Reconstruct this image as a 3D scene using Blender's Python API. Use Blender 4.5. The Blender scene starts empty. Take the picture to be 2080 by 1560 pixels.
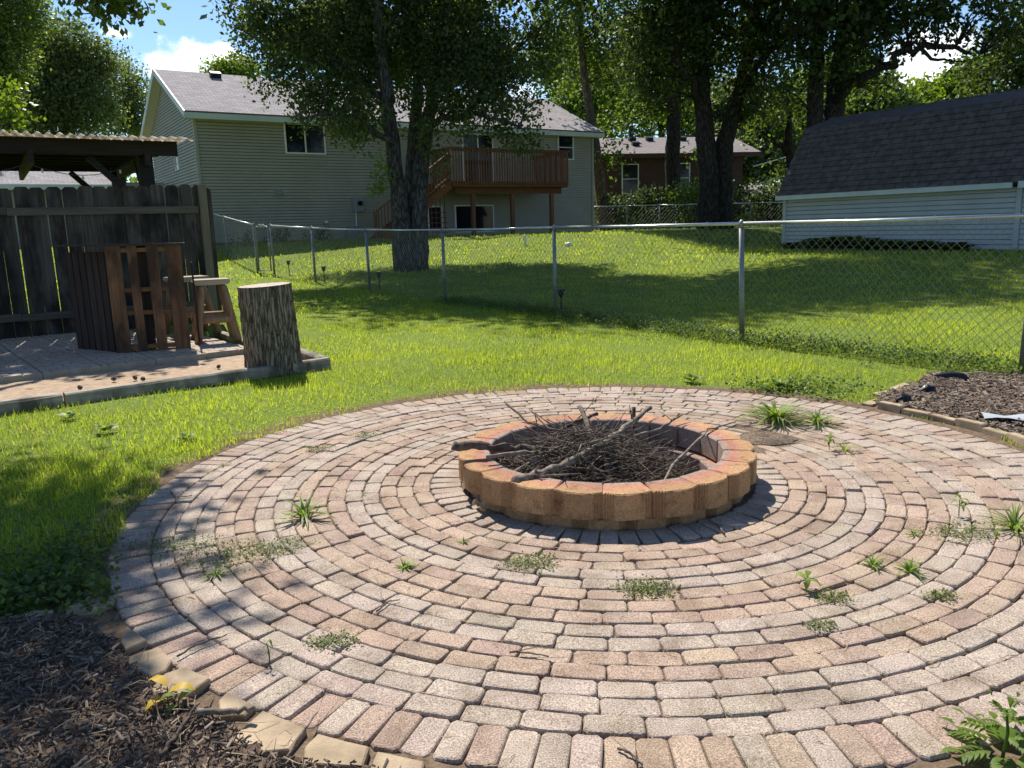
import bpy, math, random
import numpy as np
from mathutils import Vector, Matrix
R = math.radians
rng = np.random.default_rng(7)
random.seed(7)
SC = bpy.context.scene
COL = SC.collection

# ------------------------------------------------------------------ camera
PITCH, ROLL, CAMH = 0.19412, -0.02734, 1.35
cam = bpy.data.cameras.new('camera'); camo = bpy.data.objects.new('camera', cam); COL.objects.link(camo)
cam.sensor_width = 36.0; cam.lens = 36.0*1620/2080; cam.clip_start = 0.05; cam.clip_end = 3000
_x = Vector((1, 0, 0)); _u = Vector((0, math.sin(PITCH), math.cos(PITCH))); _f = Vector((0, math.cos(PITCH), -math.sin(PITCH)))
_r = _x*math.cos(ROLL) + _u*math.sin(ROLL); _up = -_x*math.sin(ROLL) + _u*math.cos(ROLL)
mw = Matrix.Identity(4)
for i in range(3):
    mw[i][0], mw[i][1], mw[i][2] = _r[i], _up[i], -_f[i]
mw[2][3] = CAMH
camo.matrix_world = mw
SC.camera = camo

# ------------------------------------------------------------------ sky and sun
SUN_EL = R(50); SUNH = Vector((-0.38, 0.925, 0)).normalized()      # the horizontal direction towards the sun
SUND = Vector((SUNH.x*math.cos(SUN_EL), SUNH.y*math.cos(SUN_EL), math.sin(SUN_EL)))
W = bpy.data.worlds.new('World'); SC.world = W; W.use_nodes = True
wn, wl = W.node_tree.nodes, W.node_tree.links
for n in list(wn): wn.remove(n)
out = wn.new('ShaderNodeOutputWorld'); bg = wn.new('ShaderNodeBackground')
sky = wn.new('ShaderNodeTexSky'); sky.sky_type = 'NISHITA'; sky.sun_disc = False
sky.sun_elevation = SUN_EL; sky.sun_rotation = math.atan2(SUNH.x, SUNH.y)
sky.air_density = 1.0; sky.dust_density = 0.05; sky.ozone_density = 5.0; sky.altitude = 250
bg.inputs['Strength'].default_value = 0.095
tc = wn.new('ShaderNodeTexCoord')
def wnode(t, **k):
    n = wn.new(t)
    for a, b in k.items(): setattr(n, a, b)
    return n
nz = wnode('ShaderNodeTexNoise'); nz.inputs['Scale'].default_value = 22; nz.inputs['Detail'].default_value = 7; nz.inputs['Roughness'].default_value = .58
wl.new(tc.outputs['Generated'], nz.inputs['Vector'])
big = wnode('ShaderNodeTexNoise'); big.inputs['Scale'].default_value = 3.4; big.inputs['Detail'].default_value = 6
mpv = wnode('ShaderNodeVectorMath', operation='MULTIPLY'); mpv.inputs[1].default_value = (1, 1, 2.6)
wl.new(tc.outputs['Generated'], mpv.inputs[0]); wl.new(mpv.outputs[0], big.inputs['Vector'])
def mrange(src, a, b, lo=0.0, hi=1.0):
    m = wnode('ShaderNodeMapRange', interpolation_type='SMOOTHSTEP')
    m.inputs[1].default_value = a; m.inputs[2].default_value = b; m.inputs[3].default_value = lo; m.inputs[4].default_value = hi
    wl.new(src, m.inputs[0]); return m.outputs[0]
def mth(op, a, b):
    m = wnode('ShaderNodeMath', operation=op)
    for i, v in enumerate((a, b)):
        if isinstance(v, (int, float)): m.inputs[i].default_value = v
        else: wl.new(v, m.inputs[i])
    return m.outputs[0]
mask = mrange(big.outputs['Fac'], .66, .74)
# cumulus puffs standing over the roofs (direction, horizontal and vertical half-size)
for c, rx, rz in (((-0.336, 0.924, 0.182), .062, .026), ((-0.4, 0.892, 0.21), .016, .006), ((0.444, 0.882, 0.158), .05, .038), ((0.073, 0.99, 0.12), .09, .03)):
    sub = wnode('ShaderNodeVectorMath', operation='SUBTRACT'); sub.inputs[1].default_value = Vector(c).normalized()
    wl.new(tc.outputs['Generated'], sub.inputs[0])
    sc_ = wnode('ShaderNodeVectorMath', operation='MULTIPLY'); sc_.inputs[1].default_value = (1/rx, 1/rx, 1/rz); wl.new(sub.outputs[0], sc_.inputs[0])
    ln = wnode('ShaderNodeVectorMath', operation='LENGTH'); wl.new(sc_.outputs[0], ln.inputs[0])
    d = mth('ADD', ln.outputs['Value'], mth('MULTIPLY', mth('SUBTRACT', .5, nz.outputs['Fac']), 2.2))
    mask = mth('MAXIMUM', mask, mrange(d, 1.1, .62) if rx > .03 else mrange(d, 1.25, -.1))
cl = wnode('ShaderNodeMix', data_type='RGBA')
shade = wnode('ShaderNodeMix', data_type='RGBA'); shade.inputs[6].default_value = (7.4, 8.0, 8.9, 1); shade.inputs[7].default_value = (11.6, 11.7, 11.9, 1)
wl.new(mrange(nz.outputs['Fac'], .35, .6), shade.inputs[0])
wl.new(mask, cl.inputs[0]); wl.new(sky.outputs[0], cl.inputs[6]); wl.new(shade.outputs[2], cl.inputs[7])
wl.new(cl.outputs[2], bg.inputs['Color']); wl.new(bg.outputs[0], out.inputs['Surface'])

sun = bpy.data.lights.new('sun', 'SUN'); sun.energy = 4.9; sun.angle = R(0.53); sun.color = (1.0, .955, .88)
suno = bpy.data.objects.new('sun', sun); COL.objects.link(suno)
suno.rotation_euler = SUND.to_track_quat('Z', 'Y').to_euler(); suno.location = (-12, 30, 40)

SC.render.engine = 'CYCLES'
SC.view_settings.view_transform = 'Standard'; SC.view_settings.look = 'None'
SC.view_settings.exposure = 0.72; SC.view_settings.gamma = 1.0; SC.view_settings.use_curve_mapping = False
SC.cycles.max_bounces = 7; SC.cycles.diffuse_bounces = 3; SC.cycles.glossy_bounces = 2; SC.cycles.transmission_bounces = 4; SC.cycles.transparent_max_bounces = 6
SC.cycles.use_denoising = True

# ------------------------------------------------------------------ helpers
def tag(o, label=None, cat=None, group=None, kind=None):
    for k, v in (('label', label), ('category', cat), ('group', group), ('kind', kind)):
        if v: o[k] = v
    return o
def link(name, data, parent=None, mat=None):
    o = bpy.data.objects.new(name, data); COL.objects.link(o)
    if parent: o.parent = parent
    if mat and data is not None and not data.materials: data.materials.append(mat)
    return o
def empty(name, loc=(0, 0, 0), rz=0.0, label=None, cat=None, group=None):
    o = bpy.data.objects.new(name, None); COL.objects.link(o)
    o.location = loc; o.rotation_euler = (0, 0, rz); o.empty_display_size = .2
    return tag(o, label, cat, group)
def copy_tree(o, parent=None):
    c = o.copy(); COL.objects.link(c); c.parent = parent
    for ch in [x for x in COL.objects if x.parent == o]: copy_tree(ch, c)
    return c
def npmesh(name, V, F, tint=None, smooth=False):
    """V (n,3) array, F (m,k) array of equal-length faces."""
    V = np.asarray(V, np.float32); F = np.asarray(F, np.int32); k = F.shape[1]
    me = bpy.data.meshes.new(name); me.vertices.add(len(V)); me.vertices.foreach_set('co', V.ravel())
    me.loops.add(F.size); me.loops.foreach_set('vertex_index', F.ravel())
    me.polygons.add(len(F)); me.polygons.foreach_set('loop_start', np.arange(0, F.size, k, dtype=np.int32))
    if smooth: me.polygons.foreach_set('use_smooth', np.ones(len(F), bool))
    if tint is not None:
        a = me.attributes.new('tint', 'FLOAT', 'POINT'); a.data.foreach_set('value', np.asarray(tint, np.float32))
    me.update(calc_edges=True); return me
class MB:
    def __init__(s): s.v = []; s.f = []
    def add(s, vs, fs):
        b = len(s.v); s.v.extend([tuple(v) for v in vs]); s.f.extend([tuple(i+b for i in f) for f in fs]); return s
    def box(s, c, size, rz=0.0, tilt=None):
        x, y, z = [d/2 for d in size]
        vs = [Vector((a*x, b*y, d*z)) for d in (-1, 1) for b in (-1, 1) for a in (-1, 1)]
        m = Matrix.Rotation(rz, 3, 'Z')
        if tilt is not None: m = m @ tilt
        vs = [m @ v + Vector(c) for v in vs]
        return s.add(vs, [(0, 2, 3, 1), (4, 5, 7, 6), (0, 1, 5, 4), (2, 6, 7, 3), (0, 4, 6, 2), (1, 3, 7, 5)])
    def bar(s, p0, p1, w, h, up=(0, 0, 1)):
        p0, p1 = Vector(p0), Vector(p1); d = (p1-p0).normalized(); up = Vector(up)
        if abs(d.dot(up)) > .98: up = Vector((0, 1, 0))
        a = d.cross(up).normalized(); b = a.cross(d).normalized()
        vs = [p + a*(i*w/2) + b*(j*h/2) for p in (p0, p1) for j in (-1, 1) for i in (-1, 1)]
        return s.add(vs, [(0, 1, 3, 2), (4, 6, 7, 5), (0, 4, 5, 1), (2, 3, 7, 6), (0, 2, 6, 4), (1, 5, 7, 3)])
    def tube(s, pts, radii, n=8, jit=0.0, cap=True):
        pts = [Vector(p) for p in pts]
        if not hasattr(radii, '__len__'): radii = [radii]*len(pts)
        vs = []; a = None
        for i, p in enumerate(pts):
            d = (pts[min(i+1, len(pts)-1)]-pts[max(i-1, 0)])
            d = d.normalized() if d.length > 1e-9 else Vector((0, 0, 1))
            if a is None:
                a = d.orthogonal().normalized()
            a = (a - d*a.dot(d)); a = a.normalized() if a.length > 1e-6 else d.orthogonal().normalized()
            b = d.cross(a)
            for k in range(n):
                t = 2*math.pi*k/n; r = radii[i]*(1+random.uniform(-jit, jit))
                vs.append(p + (a*math.cos(t) + b*math.sin(t))*r)
        fs = [(i*n+k, i*n+(k+1) % n, (i+1)*n+(k+1) % n, (i+1)*n+k) for i in range(len(pts)-1) for k in range(n)]
        if cap: fs += [tuple(range(n-1, -1, -1)), tuple((len(pts)-1)*n+k for k in range(n))]
        return s.add(vs, fs)
    def prism(s, poly, z0, z1, bev=0.0):
        """an outline (counter-clockwise) pulled up from z0 to z1 with a chamfered top edge"""
        n = len(poly); cx = sum(p[0] for p in poly)/n; cy = sum(p[1] for p in poly)/n
        rings = [(z0, 0), (z1-bev, 0)] + ([(z1, bev)] if bev else []) if bev else [(z0, 0), (z1, 0)]
        vs = []
        for z, ins in rings:
            for x, y in poly:
                dx, dy = x-cx, y-cy; L = math.hypot(dx, dy) or 1; k = max(0, (L-ins*1.3)/L)
                vs.append((cx+dx*k, cy+dy*k, z))
        m = len(rings)
        fs = [(r*n+k, r*n+(k+1) % n, (r+1)*n+(k+1) % n, (r+1)*n+k) for r in range(m-1) for k in range(n)]
        fs.append(tuple((m-1)*n+k for k in range(n))); fs.append(tuple(range(n-1, -1, -1)))
        return s.add(vs, fs)
    def mesh(s, name, smooth=False):
        me = bpy.data.meshes.new(name); me.from_pydata([tuple(v) for v in s.v], [], s.f)
        if smooth: me.polygons.foreach_set('use_smooth', [True]*len(me.polygons))
        me.update(); return me
    def build(s, name, mat, parent=None, smooth=False):
        return link(name, s.mesh(name, smooth), parent, mat)

# ------------------------------------------------------------------ materials
def newmat(name):
    m = bpy.data.materials.new(name); m.use_nodes = True; nt = m.node_tree
    b = nt.nodes['Principled BSDF']; return m, nt, b
def N(nt, t, **k):
    n = nt.nodes.new(t)
    for a, v in k.items(): setattr(n, a, v)
    return n
def coords(nt, world=True, scale=(1, 1, 1)):
    if world: src = N(nt, 'ShaderNodeNewGeometry').outputs['Position']
    else: src = N(nt, 'ShaderNodeTexCoord').outputs['Object']
    m = N(nt, 'ShaderNodeVectorMath', operation='MULTIPLY'); m.inputs[1].default_value = scale
    nt.links.new(src, m.inputs[0]); return m.outputs[0]
def noise(nt, vec, scale, detail=5, rough=.55):
    n = N(nt, 'ShaderNodeTexNoise'); n.inputs['Scale'].default_value = scale; n.inputs['Detail'].default_value = detail; n.inputs['Roughness'].default_value = rough
    nt.links.new(vec, n.inputs['Vector']); return n.outputs['Fac']
def ramp(nt, fac, stops):
    r = N(nt, 'ShaderNodeValToRGB'); e = r.color_ramp.elements
    while len(e) < len(stops): e.new(.5)
    for i, (p, c) in enumerate(stops): e[i].position = p; e[i].color = (*c, 1) if len(c) == 3 else c
    nt.links.new(fac, r.inputs[0]); return r.outputs[0]
def mix(nt, fac, a, b, mode='MIX'):
    m = N(nt, 'ShaderNodeMix', data_type='RGBA', blend_type=mode)
    for i, v in ((0, fac), (6, a), (7, b)):
        if isinstance(v, (int, float)): m.inputs[i].default_value = v
        elif isinstance(v, tuple): m.inputs[i].default_value = (*v, 1) if len(v) == 3 else v
        else: nt.links.new(v, m.inputs[i])
    return m.outputs[2]
def bump(nt, b, h, strength=.4, dist=.01):
    n = N(nt, 'ShaderNodeBump'); n.inputs['Strength'].default_value = strength; n.inputs['Distance'].default_value = dist
    nt.links.new(h, n.inputs['Height']); nt.links.new(n.outputs[0], b.inputs['Normal'])
def simple(name, c1, c2=None, scale=8, rough=.75, metal=0.0, world=True, stretch=(1, 1, 1), bmp=0.0, bscale=None, spec=.3, dist=.01, lo=.35, hi=.65):
    m, nt, b = newmat(name); b.inputs['Roughness'].default_value = rough; b.inputs['Metallic'].default_value = metal
    b.inputs['Specular IOR Level'].default_value = spec
    v = coords(nt, world, stretch)
    if c2 is None: b.inputs['Base Color'].default_value = (*c1, 1)
    else: nt.links.new(ramp(nt, noise(nt, v, scale), [(lo, c1), (hi, c2)]), b.inputs['Base Color'])
    if bmp: bump(nt, b, noise(nt, v, bscale or scale*3, 6, .65), bmp, dist)
    return m
def leafmat(name, dark, light, trans=.45, rough=.5, straw=None):
    m, nt, b = newmat(name)
    at = N(nt, 'ShaderNodeAttribute', attribute_name='tint')
    c = ramp(nt, at.outputs['Fac'], [(0, dark), (1, light)] if straw is None else [(0, dark), (.8, light), (.93, light), (1, straw)])
    nt.links.new(c, b.inputs['Base Color']); b.inputs['Roughness'].default_value = rough; b.inputs['Specular IOR Level'].default_value = .28
    t = N(nt, 'ShaderNodeBsdfTranslucent')
    cc = mix(nt, 1.0, c, (1.5, 1.45, .5), 'MULTIPLY'); nt.links.new(cc, t.inputs['Color'])
    ms = N(nt, 'ShaderNodeMixShader'); ms.inputs[0].default_value = trans
    nt.links.new(b.outputs[0], ms.inputs[1]); nt.links.new(t.outputs[0], ms.inputs[2])
    nt.links.new(ms.outputs[0], nt.nodes['Material Output'].inputs['Surface']); return m
def paver_mat(name, src):
    m, nt, b = newmat(name); b.inputs['Roughness'].default_value = .9; b.inputs['Specular IOR Level'].default_value = .2
    v = coords(nt)
    if src == 'object': col = N(nt, 'ShaderNodeObjectInfo').outputs['Color']
    else: col = N(nt, 'ShaderNodeAttribute', attribute_name='pcol').outputs['Color']
    sp = noise(nt, v, 210, 3, .7)
    c = mix(nt, 1.0, col, ramp(nt, sp, [(.30, (.30, .27, .25)), (.5, (1, 1, 1)), (.68, (1.75, 1.7, 1.6))]), 'MULTIPLY')
    st = noise(nt, v, 5.5, 5, .6)
    c = mix(nt, 1.0, c, ramp(nt, st, [(.30, (.66, .61, .56)), (.52, (1.0, .99, .98)), (.75, (1.14, 1.12, 1.08))]), 'MULTIPLY')
    nt.links.new(c, b.inputs['Base Color'])
    bump(nt, b, sp, .55, .004); return m
PAV_O = paver_mat('paver_concrete', 'object'); PAV_J = paver_mat('paver_concrete_field', 'attr')
def woodmat(name, c1, c2, axis='z', stain=None, rough=.85, world=False, gscale=1.0):
    m, nt, b = newmat(name); b.inputs['Roughness'].default_value = rough; b.inputs['Specular IOR Level'].default_value = .2
    st = {'z': (34, 34, 1.6), 'x': (1.6, 34, 34), 'y': (34, 1.6, 34)}[axis]
    v = coords(nt, world, tuple(a*gscale for a in st))
    info = N(nt, 'ShaderNodeObjectInfo'); off = N(nt, 'ShaderNodeVectorMath', operation='ADD'); nt.links.new(v, off.inputs[0])
    mul = N(nt, 'ShaderNodeMath', operation='MULTIPLY'); mul.inputs[1].default_value = 57; nt.links.new(info.outputs['Random'], mul.inputs[0]); nt.links.new(mul.outputs[0], off.inputs[1])
    g = noise(nt, off.outputs[0], 1.0, 6, .6)
    c = ramp(nt, g, [(.3, c1), (.7, c2)])
    c = mix(nt, 1.0, c, ramp(nt, info.outputs['Random'], [(0, (.78, .78, .8)), (1, (1.15, 1.12, 1.1))]), 'MULTIPLY')
    if stain is not None:
        s = noise(nt, coords(nt, True, (3, 3, 1.2)), 1.3, 5, .6)
        c = mix(nt, ramp(nt, s, [(.42, (0, 0, 0)), (.62, (1, 1, 1))]), c, stain)
    nt.links.new(c, b.inputs['Base Color']); bump(nt, b, g, .5, .006); return m
def barkmat(name, c1, c2, c3, sc=1.0, zs=1.6):
    m, nt, b = newmat(name); b.inputs['Roughness'].default_value = .95; b.inputs['Specular IOR Level'].default_value = .1
    v = coords(nt, True, (9*sc, 9*sc, zs*sc))
    a = N(nt, 'ShaderNodeTexVoronoi', feature='DISTANCE_TO_EDGE'); a.inputs['Scale'].default_value = 1.6
    dv = N(nt, 'ShaderNodeVectorMath', operation='ADD'); nt.links.new(v, dv.inputs[0])
    nn = N(nt, 'ShaderNodeTexNoise'); nn.inputs['Scale'].default_value = 1.2; nn.inputs['Detail'].default_value = 4; nt.links.new(v, nn.inputs['Vector']); nt.links.new(nn.outputs['Color'], dv.inputs[1])
    nt.links.new(dv.outputs[0], a.inputs['Vector'])
    g = noise(nt, v, 2.5, 7, .65)
    c = ramp(nt, a.outputs['Distance'], [(.0, c1), (.16, c2), (.5, c3)])
    c = mix(nt, 1.0, c, ramp(nt, g, [(.3, (.6, .6, .6)), (.7, (1.25, 1.22, 1.2))]), 'MULTIPLY')
    nt.links.new(c, b.inputs['Base Color'])
    s = N(nt, 'ShaderNodeMath', operation='ADD'); nt.links.new(a.outputs['Distance'], s.inputs[0]); nt.links.new(g, s.inputs[1])
    bump(nt, b, s.outputs[0], 1.0, .03/sc); return m

MT = {}
MT['glass'] = simple('window_glass', (.010, .012, .014), rough=.05, spec=.22)
MT['white_trim'] = simple('white_trim', (.62, .63, .62), (.72, .73, .72), 3, .5)
MT['fascia'] = simple('fascia_paint', (.50, .56, .54), (.58, .63, .60), 2, .5)
MT['soffit'] = simple('soffit_paint', (.50, .48, .40), rough=.7)
MT['siding'] = simple('grey_beige_siding', (.31, .295, .25), (.35, .335, .285), 1.2, .55)
MT['shed_siding'] = simple('pale_blue_grey_siding', (.40, .43, .44), (.46, .49, .50), 1.5, .5)
MT['galv'] = simple('galvanised_steel', (.17, .175, .175), (.26, .265, .26), 9, .5, metal=.45, spec=.5)
MT['galv_rail'] = simple('galvanised_rail', (.42, .43, .43), (.55, .56, .55), 7, .34, metal=.8, spec=.5)
MT['wire'] = simple('chain_link_wire', (.17, .17, .165), (.26, .26, .25), 9, .5, metal=.5)
MT['deck'] = woodmat('redwood_stain', (.12, .060, .036), (.22, .115, .07), 'z')
MT['deck_h'] = woodmat('redwood_stain_beams', (.12, .05, .026), (.21, .095, .05), 'x')
MT['fence'] = woodmat('weathered_fence_wood', (.044, .037, .031), (.115, .097, .080), 'z', (.020, .016, .015))
MT['fence_h'] = woodmat('weathered_rail_wood', (.060, .053, .044), (.135, .118, .095), 'x')
MT['fence_post'] = woodmat('weathered_post_wood', (.15, .12, .075), (.27, .225, .15), 'z')
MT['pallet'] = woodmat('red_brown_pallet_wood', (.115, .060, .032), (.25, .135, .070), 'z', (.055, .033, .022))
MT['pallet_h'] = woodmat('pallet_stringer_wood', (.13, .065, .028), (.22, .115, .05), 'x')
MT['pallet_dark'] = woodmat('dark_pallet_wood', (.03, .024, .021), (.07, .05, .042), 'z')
MT['stool'] = woodmat('cedar_log_wood', (.20, .12, .065), (.36, .24, .15), 'z')
MT['stool_seat'] = woodmat('pale_seat_wood', (.31, .25, .18), (.43, .36, .27), 'x')  # seat planks in a paler tone than the legs
MT['timber'] = woodmat('grey_landscape_timber', (.19, .17, .135), (.40, .36, .28), 'x', (.10, .09, .07))
MT['pergola'] = woodmat('dark_pergola_wood', (.020, .019, .020), (.038, .034, .034), 'x')
MT['bark'] = barkmat('oak_bark', (.030, .027, .025), (.10, .092, .085), (.17, .16, .15))
MT['bark_dark'] = barkmat('dark_bark', (.018, .016, .014), (.055, .048, .042), (.095, .085, .075))
MT['bark_tan'] = barkmat('tan_bark', (.07, .05, .04), (.17, .13, .10), (.24, .19, .15))
MT['stump_bark'] = barkmat('stump_bark', (.045, .036, .027), (.22, .178, .13), (.40, .335, .255), 2.6, .62)
MT['cut_wood'] = simple('grey_cut_wood', (.34, .27, .22), (.50, .42, .36), 14, .9, bmp=.5)
MT['stick'] = simple('grey_dead_branch', (.085, .064, .046), (.29, .235, .18), 26, .9, bmp=.6, bscale=90)
MT['twigs'] = simple('mixed_dry_twigs', (.040, .028, .020), (.27, .21, .155), 34, .9, lo=.38, hi=.72)
MT['stick_dark'] = simple('brown_dead_branch', (.055, .040, .030), (.17, .125, .095), 30, .9, bmp=.5, bscale=90)
MT['leaf_oak'] = leafmat('oak_leaf', (.040, .066, .027), (.125, .17, .060), .5)
MT['leaf_dark'] = leafmat('dark_leaf', (.030, .053, .024), (.095, .138, .050), .48)
MT['leaf_mid'] = leafmat('mid_green_leaf', (.058, .10, .028), (.165, .235, .058), .48)
MT['leaf_grey'] = leafmat('grey_green_leaf', (.065, .10, .045), (.18, .235, .10), .42)
MT['leaf_bright'] = leafmat('bright_yellow_green_leaf', (.07, .125, .018), (.17, .25, .035), .5)
MT['grass'] = leafmat('grass_blade', (.11, .175, .018), (.38, .455, .066), .58, .6, straw=(.50, .43, .19))
MT['weed'] = leafmat('weed_leaf', (.09, .16, .028), (.26, .34, .075), .45)
MT['weed_dry'] = leafmat('dry_spurge_leaf', (.10, .12, .04), (.22, .25, .09), .3)
MT['weed_yellow'] = leafmat('yellowed_leaf', (.45, .27, .02), (.62, .42, .03), .35)
MT['straw'] = simple('dry_straw', (.26, .19, .11), (.46, .36, .22), 60, .9)
MT['black'] = simple('black_plastic', (.012, .012, .013), rough=.4)
MT['meter'] = simple('grey_meter_box', (.22, .24, .24), rough=.5)
MT['white_pvc'] = simple('white_pvc', (.75, .75, .73), rough=.5)

def roofmat(name, c1, c2, row=.15, tab=.33):
    m, nt, b = newmat(name); b.inputs['Roughness'].default_value = .95; b.inputs['Specular IOR Level'].default_value = .1
    v = coords(nt, False)
    br = N(nt, 'ShaderNodeTexBrick'); br.inputs['Scale'].default_value = 1.0; br.inputs['Brick Width'].default_value = tab; br.inputs['Row Height'].default_value = row
    br.inputs['Mortar Size'].default_value = .008; br.inputs['Color1'].default_value = (*c1, 1); br.inputs['Color2'].default_value = (*c2, 1); br.inputs['Mortar'].default_value = (c1[0]*.45, c1[1]*.45, c1[2]*.45, 1)
    nt.links.new(v, br.inputs['Vector'])
    c = mix(nt, 1.0, br.outputs['Color'], ramp(nt, noise(nt, coords(nt), 14, 4), [(.3, (.8, .8, .8)), (.7, (1.15, 1.15, 1.15))]), 'MULTIPLY')
    nt.links.new(c, b.inputs['Base Color']); return m
MT['roof'] = roofmat('grey_asphalt_shingles', (.30, .27, .265), (.40, .365, .36))
MT['roof_brown'] = roofmat('greyish_brown_shingles', (.22, .185, .175), (.29, .25, .24))
MT['brown_wall'] = simple('dark_red_brown_wall', (.055, .022, .018), (.075, .032, .026), 3, .7)

# soil and lawn base, with bare dirt along the patio edge
PC = (0.4965, 4.189); R_OUT = 2.276; R_IN = 0.956
def groundmat():
    m, nt, b = newmat('lawn_soil'); b.inputs['Roughness'].default_value = .95; b.inputs['Specular IOR Level'].default_value = .1
    v = coords(nt)
    n1 = noise(nt, v, 1.1, 6, .6); n2 = noise(nt, v, 30, 5, .7)
    lawn = ramp(nt, n2, [(.3, (.075, .105, .018)), (.55, (.15, .20, .032)), (.75, (.25, .28, .075))])
    dirt = ramp(nt, n2, [(.3, (.085, .055, .035)), (.6, (.19, .135, .09)), (.8, (.28, .21, .15))])
    # distance from the patio centre
    s = N(nt, 'ShaderNodeVectorMath', operation='SUBTRACT'); s.inputs[1].default_value = (PC[0], PC[1], 0); nt.links.new(v, s.inputs[0])
    f = N(nt, 'ShaderNodeVectorMath', operation='MULTIPLY'); f.inputs[1].default_value = (1, 1, 0); nt.links.new(s.outputs[0], f.inputs[0])
    L = N(nt, 'ShaderNodeVectorMath', operation='LENGTH'); nt.links.new(f.outputs[0], L.inputs[0])
    a = N(nt, 'ShaderNodeMath', operation='MULTIPLY_ADD'); nt.links.new(n1, a.inputs[0]); a.inputs[1].default_value = -.5; nt.links.new(L.outputs['Value'], a.inputs[2])
    mr = N(nt, 'ShaderNodeMapRange'); mr.inputs[1].default_value = 2.36; mr.inputs[2].default_value = 2.46; nt.links.new(a.outputs[0], mr.inputs[0])
    nt.links.new(mix(nt, mr.outputs[0], dirt, lawn), b.inputs['Base Color'])
    bump(nt, b, n2, .8, .02); return m
MT['ground'] = groundmat()
def mulchmat(name, stops, sc=1.0):
    m, nt, b = newmat(name); b.inputs['Roughness'].default_value = .95; b.inputs['Specular IOR Level'].default_value = .1
    v = coords(nt); n = noise(nt, v, 70*sc, 5, .7); n2 = noise(nt, v, 9*sc, 4, .6)
    c = ramp(nt, n, stops); c = mix(nt, 1.0, c, ramp(nt, n2, [(.3, (.75, .75, .75)), (.7, (1.15, 1.12, 1.1))]), 'MULTIPLY')
    nt.links.new(c, b.inputs['Base Color']); bump(nt, b, n, 1.0, .012); return m
MT['mulch'] = mulchmat('shredded_mulch', [(.3, (.035, .024, .018)), (.5, (.11, .078, .056)), (.72, (.24, .185, .14))])
MT['sand'] = mulchmat('coarse_tan_sand', [(.3, (.30, .205, .13)), (.5, (.46, .34, .235)), (.72, (.60, .48, .36))], 1.6)
MT['joint'] = mulchmat('dark_joint_sand', [(.3, (.07, .052, .038)), (.5, (.19, .142, .10)), (.72, (.31, .245, .18))])
MT['ash'] = mulchmat('pit_soil', [(.3, (.03, .022, .016)), (.5, (.085, .06, .042)), (.75, (.22, .17, .12))])
MT['chip'] = leafmat('bark_chip', (.05, .033, .024), (.30, .23, .17), .0, .9)
MT['slab'] = simple('tan_concrete_slab', (.32, .245, .185), (.43, .345, .27), 7, .9, bmp=.4, bscale=160, dist=.004)
MT['edge_stone'] = simple('tan_concrete_block', (.26, .19, .12), (.44, .335, .22), 9, .92, bmp=.7, bscale=170, dist=.004)
def pitmat():
    m, nt, b = newmat('tan_and_red_wall_block'); b.inputs['Roughness'].default_value = .93; b.inputs['Specular IOR Level'].default_value = .15
    o = N(nt, 'ShaderNodeTexCoord').outputs['Object']; x = N(nt, 'ShaderNodeSeparateXYZ'); nt.links.new(o, x.inputs[0])
    v = coords(nt); n = noise(nt, v, 9, 4, .6); sp = noise(nt, v, 130, 4, .75)
    ad = N(nt, 'ShaderNodeMath', operation='MULTIPLY_ADD'); nt.links.new(n, ad.inputs[0]); ad.inputs[1].default_value = .16; nt.links.new(x.outputs[1], ad.inputs[2])
    tan = (.47, .285, .150); red = (.47, .228, .162); grey = (.36, .27, .225)
    c = ramp(nt, ad.outputs[0], [(0, red), (.5, tan)]); r = c.node.color_ramp
    r.elements[0].position = .0; r.elements[1].position = .055
    mp = N(nt, 'ShaderNodeMapRange'); mp.inputs[1].default_value = -.055; mp.inputs[2].default_value = .06; nt.links.new(ad.outputs[0], mp.inputs[0])
    nt.links.new(mp.outputs[0], c.node.inputs[0]); r.elements[0].position = .15; r.elements[1].position = .85
    # the inner half of each block is plain grey-pink concrete
    mp2 = N(nt, 'ShaderNodeMapRange'); mp2.inputs[1].default_value = -.125; mp2.inputs[2].default_value = -.14; nt.links.new(x.outputs[1], mp2.inputs[0])
    c = mix(nt, mp2.outputs[0], c, grey)
    c = mix(nt, 1.0, c, ramp(nt, sp, [(.3, (.55, .5, .45)), (.5, (1, 1, 1)), (.7, (1.25, 1.25, 1.2))]), 'MULTIPLY')
    c = mix(nt, 1.0, c, ramp(nt, noise(nt, v, 17, 6, .7), [(.30, (.56, .53, .50)), (.48, (1, 1, 1)), (.8, (1.15, 1.13, 1.1))]), 'MULTIPLY')
    oi = N(nt, 'ShaderNodeObjectInfo')
    c = mix(nt, 1.0, c, ramp(nt, oi.outputs['Random'], [(0, (.86, .84, .82)), (1, (1.1, 1.08, 1.06))]), 'MULTIPLY')
    nt.links.new(c, b.inputs['Base Color']); bump(nt, b, sp, 1.0, .008); return m
MT['pit'] = pitmat()

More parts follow.
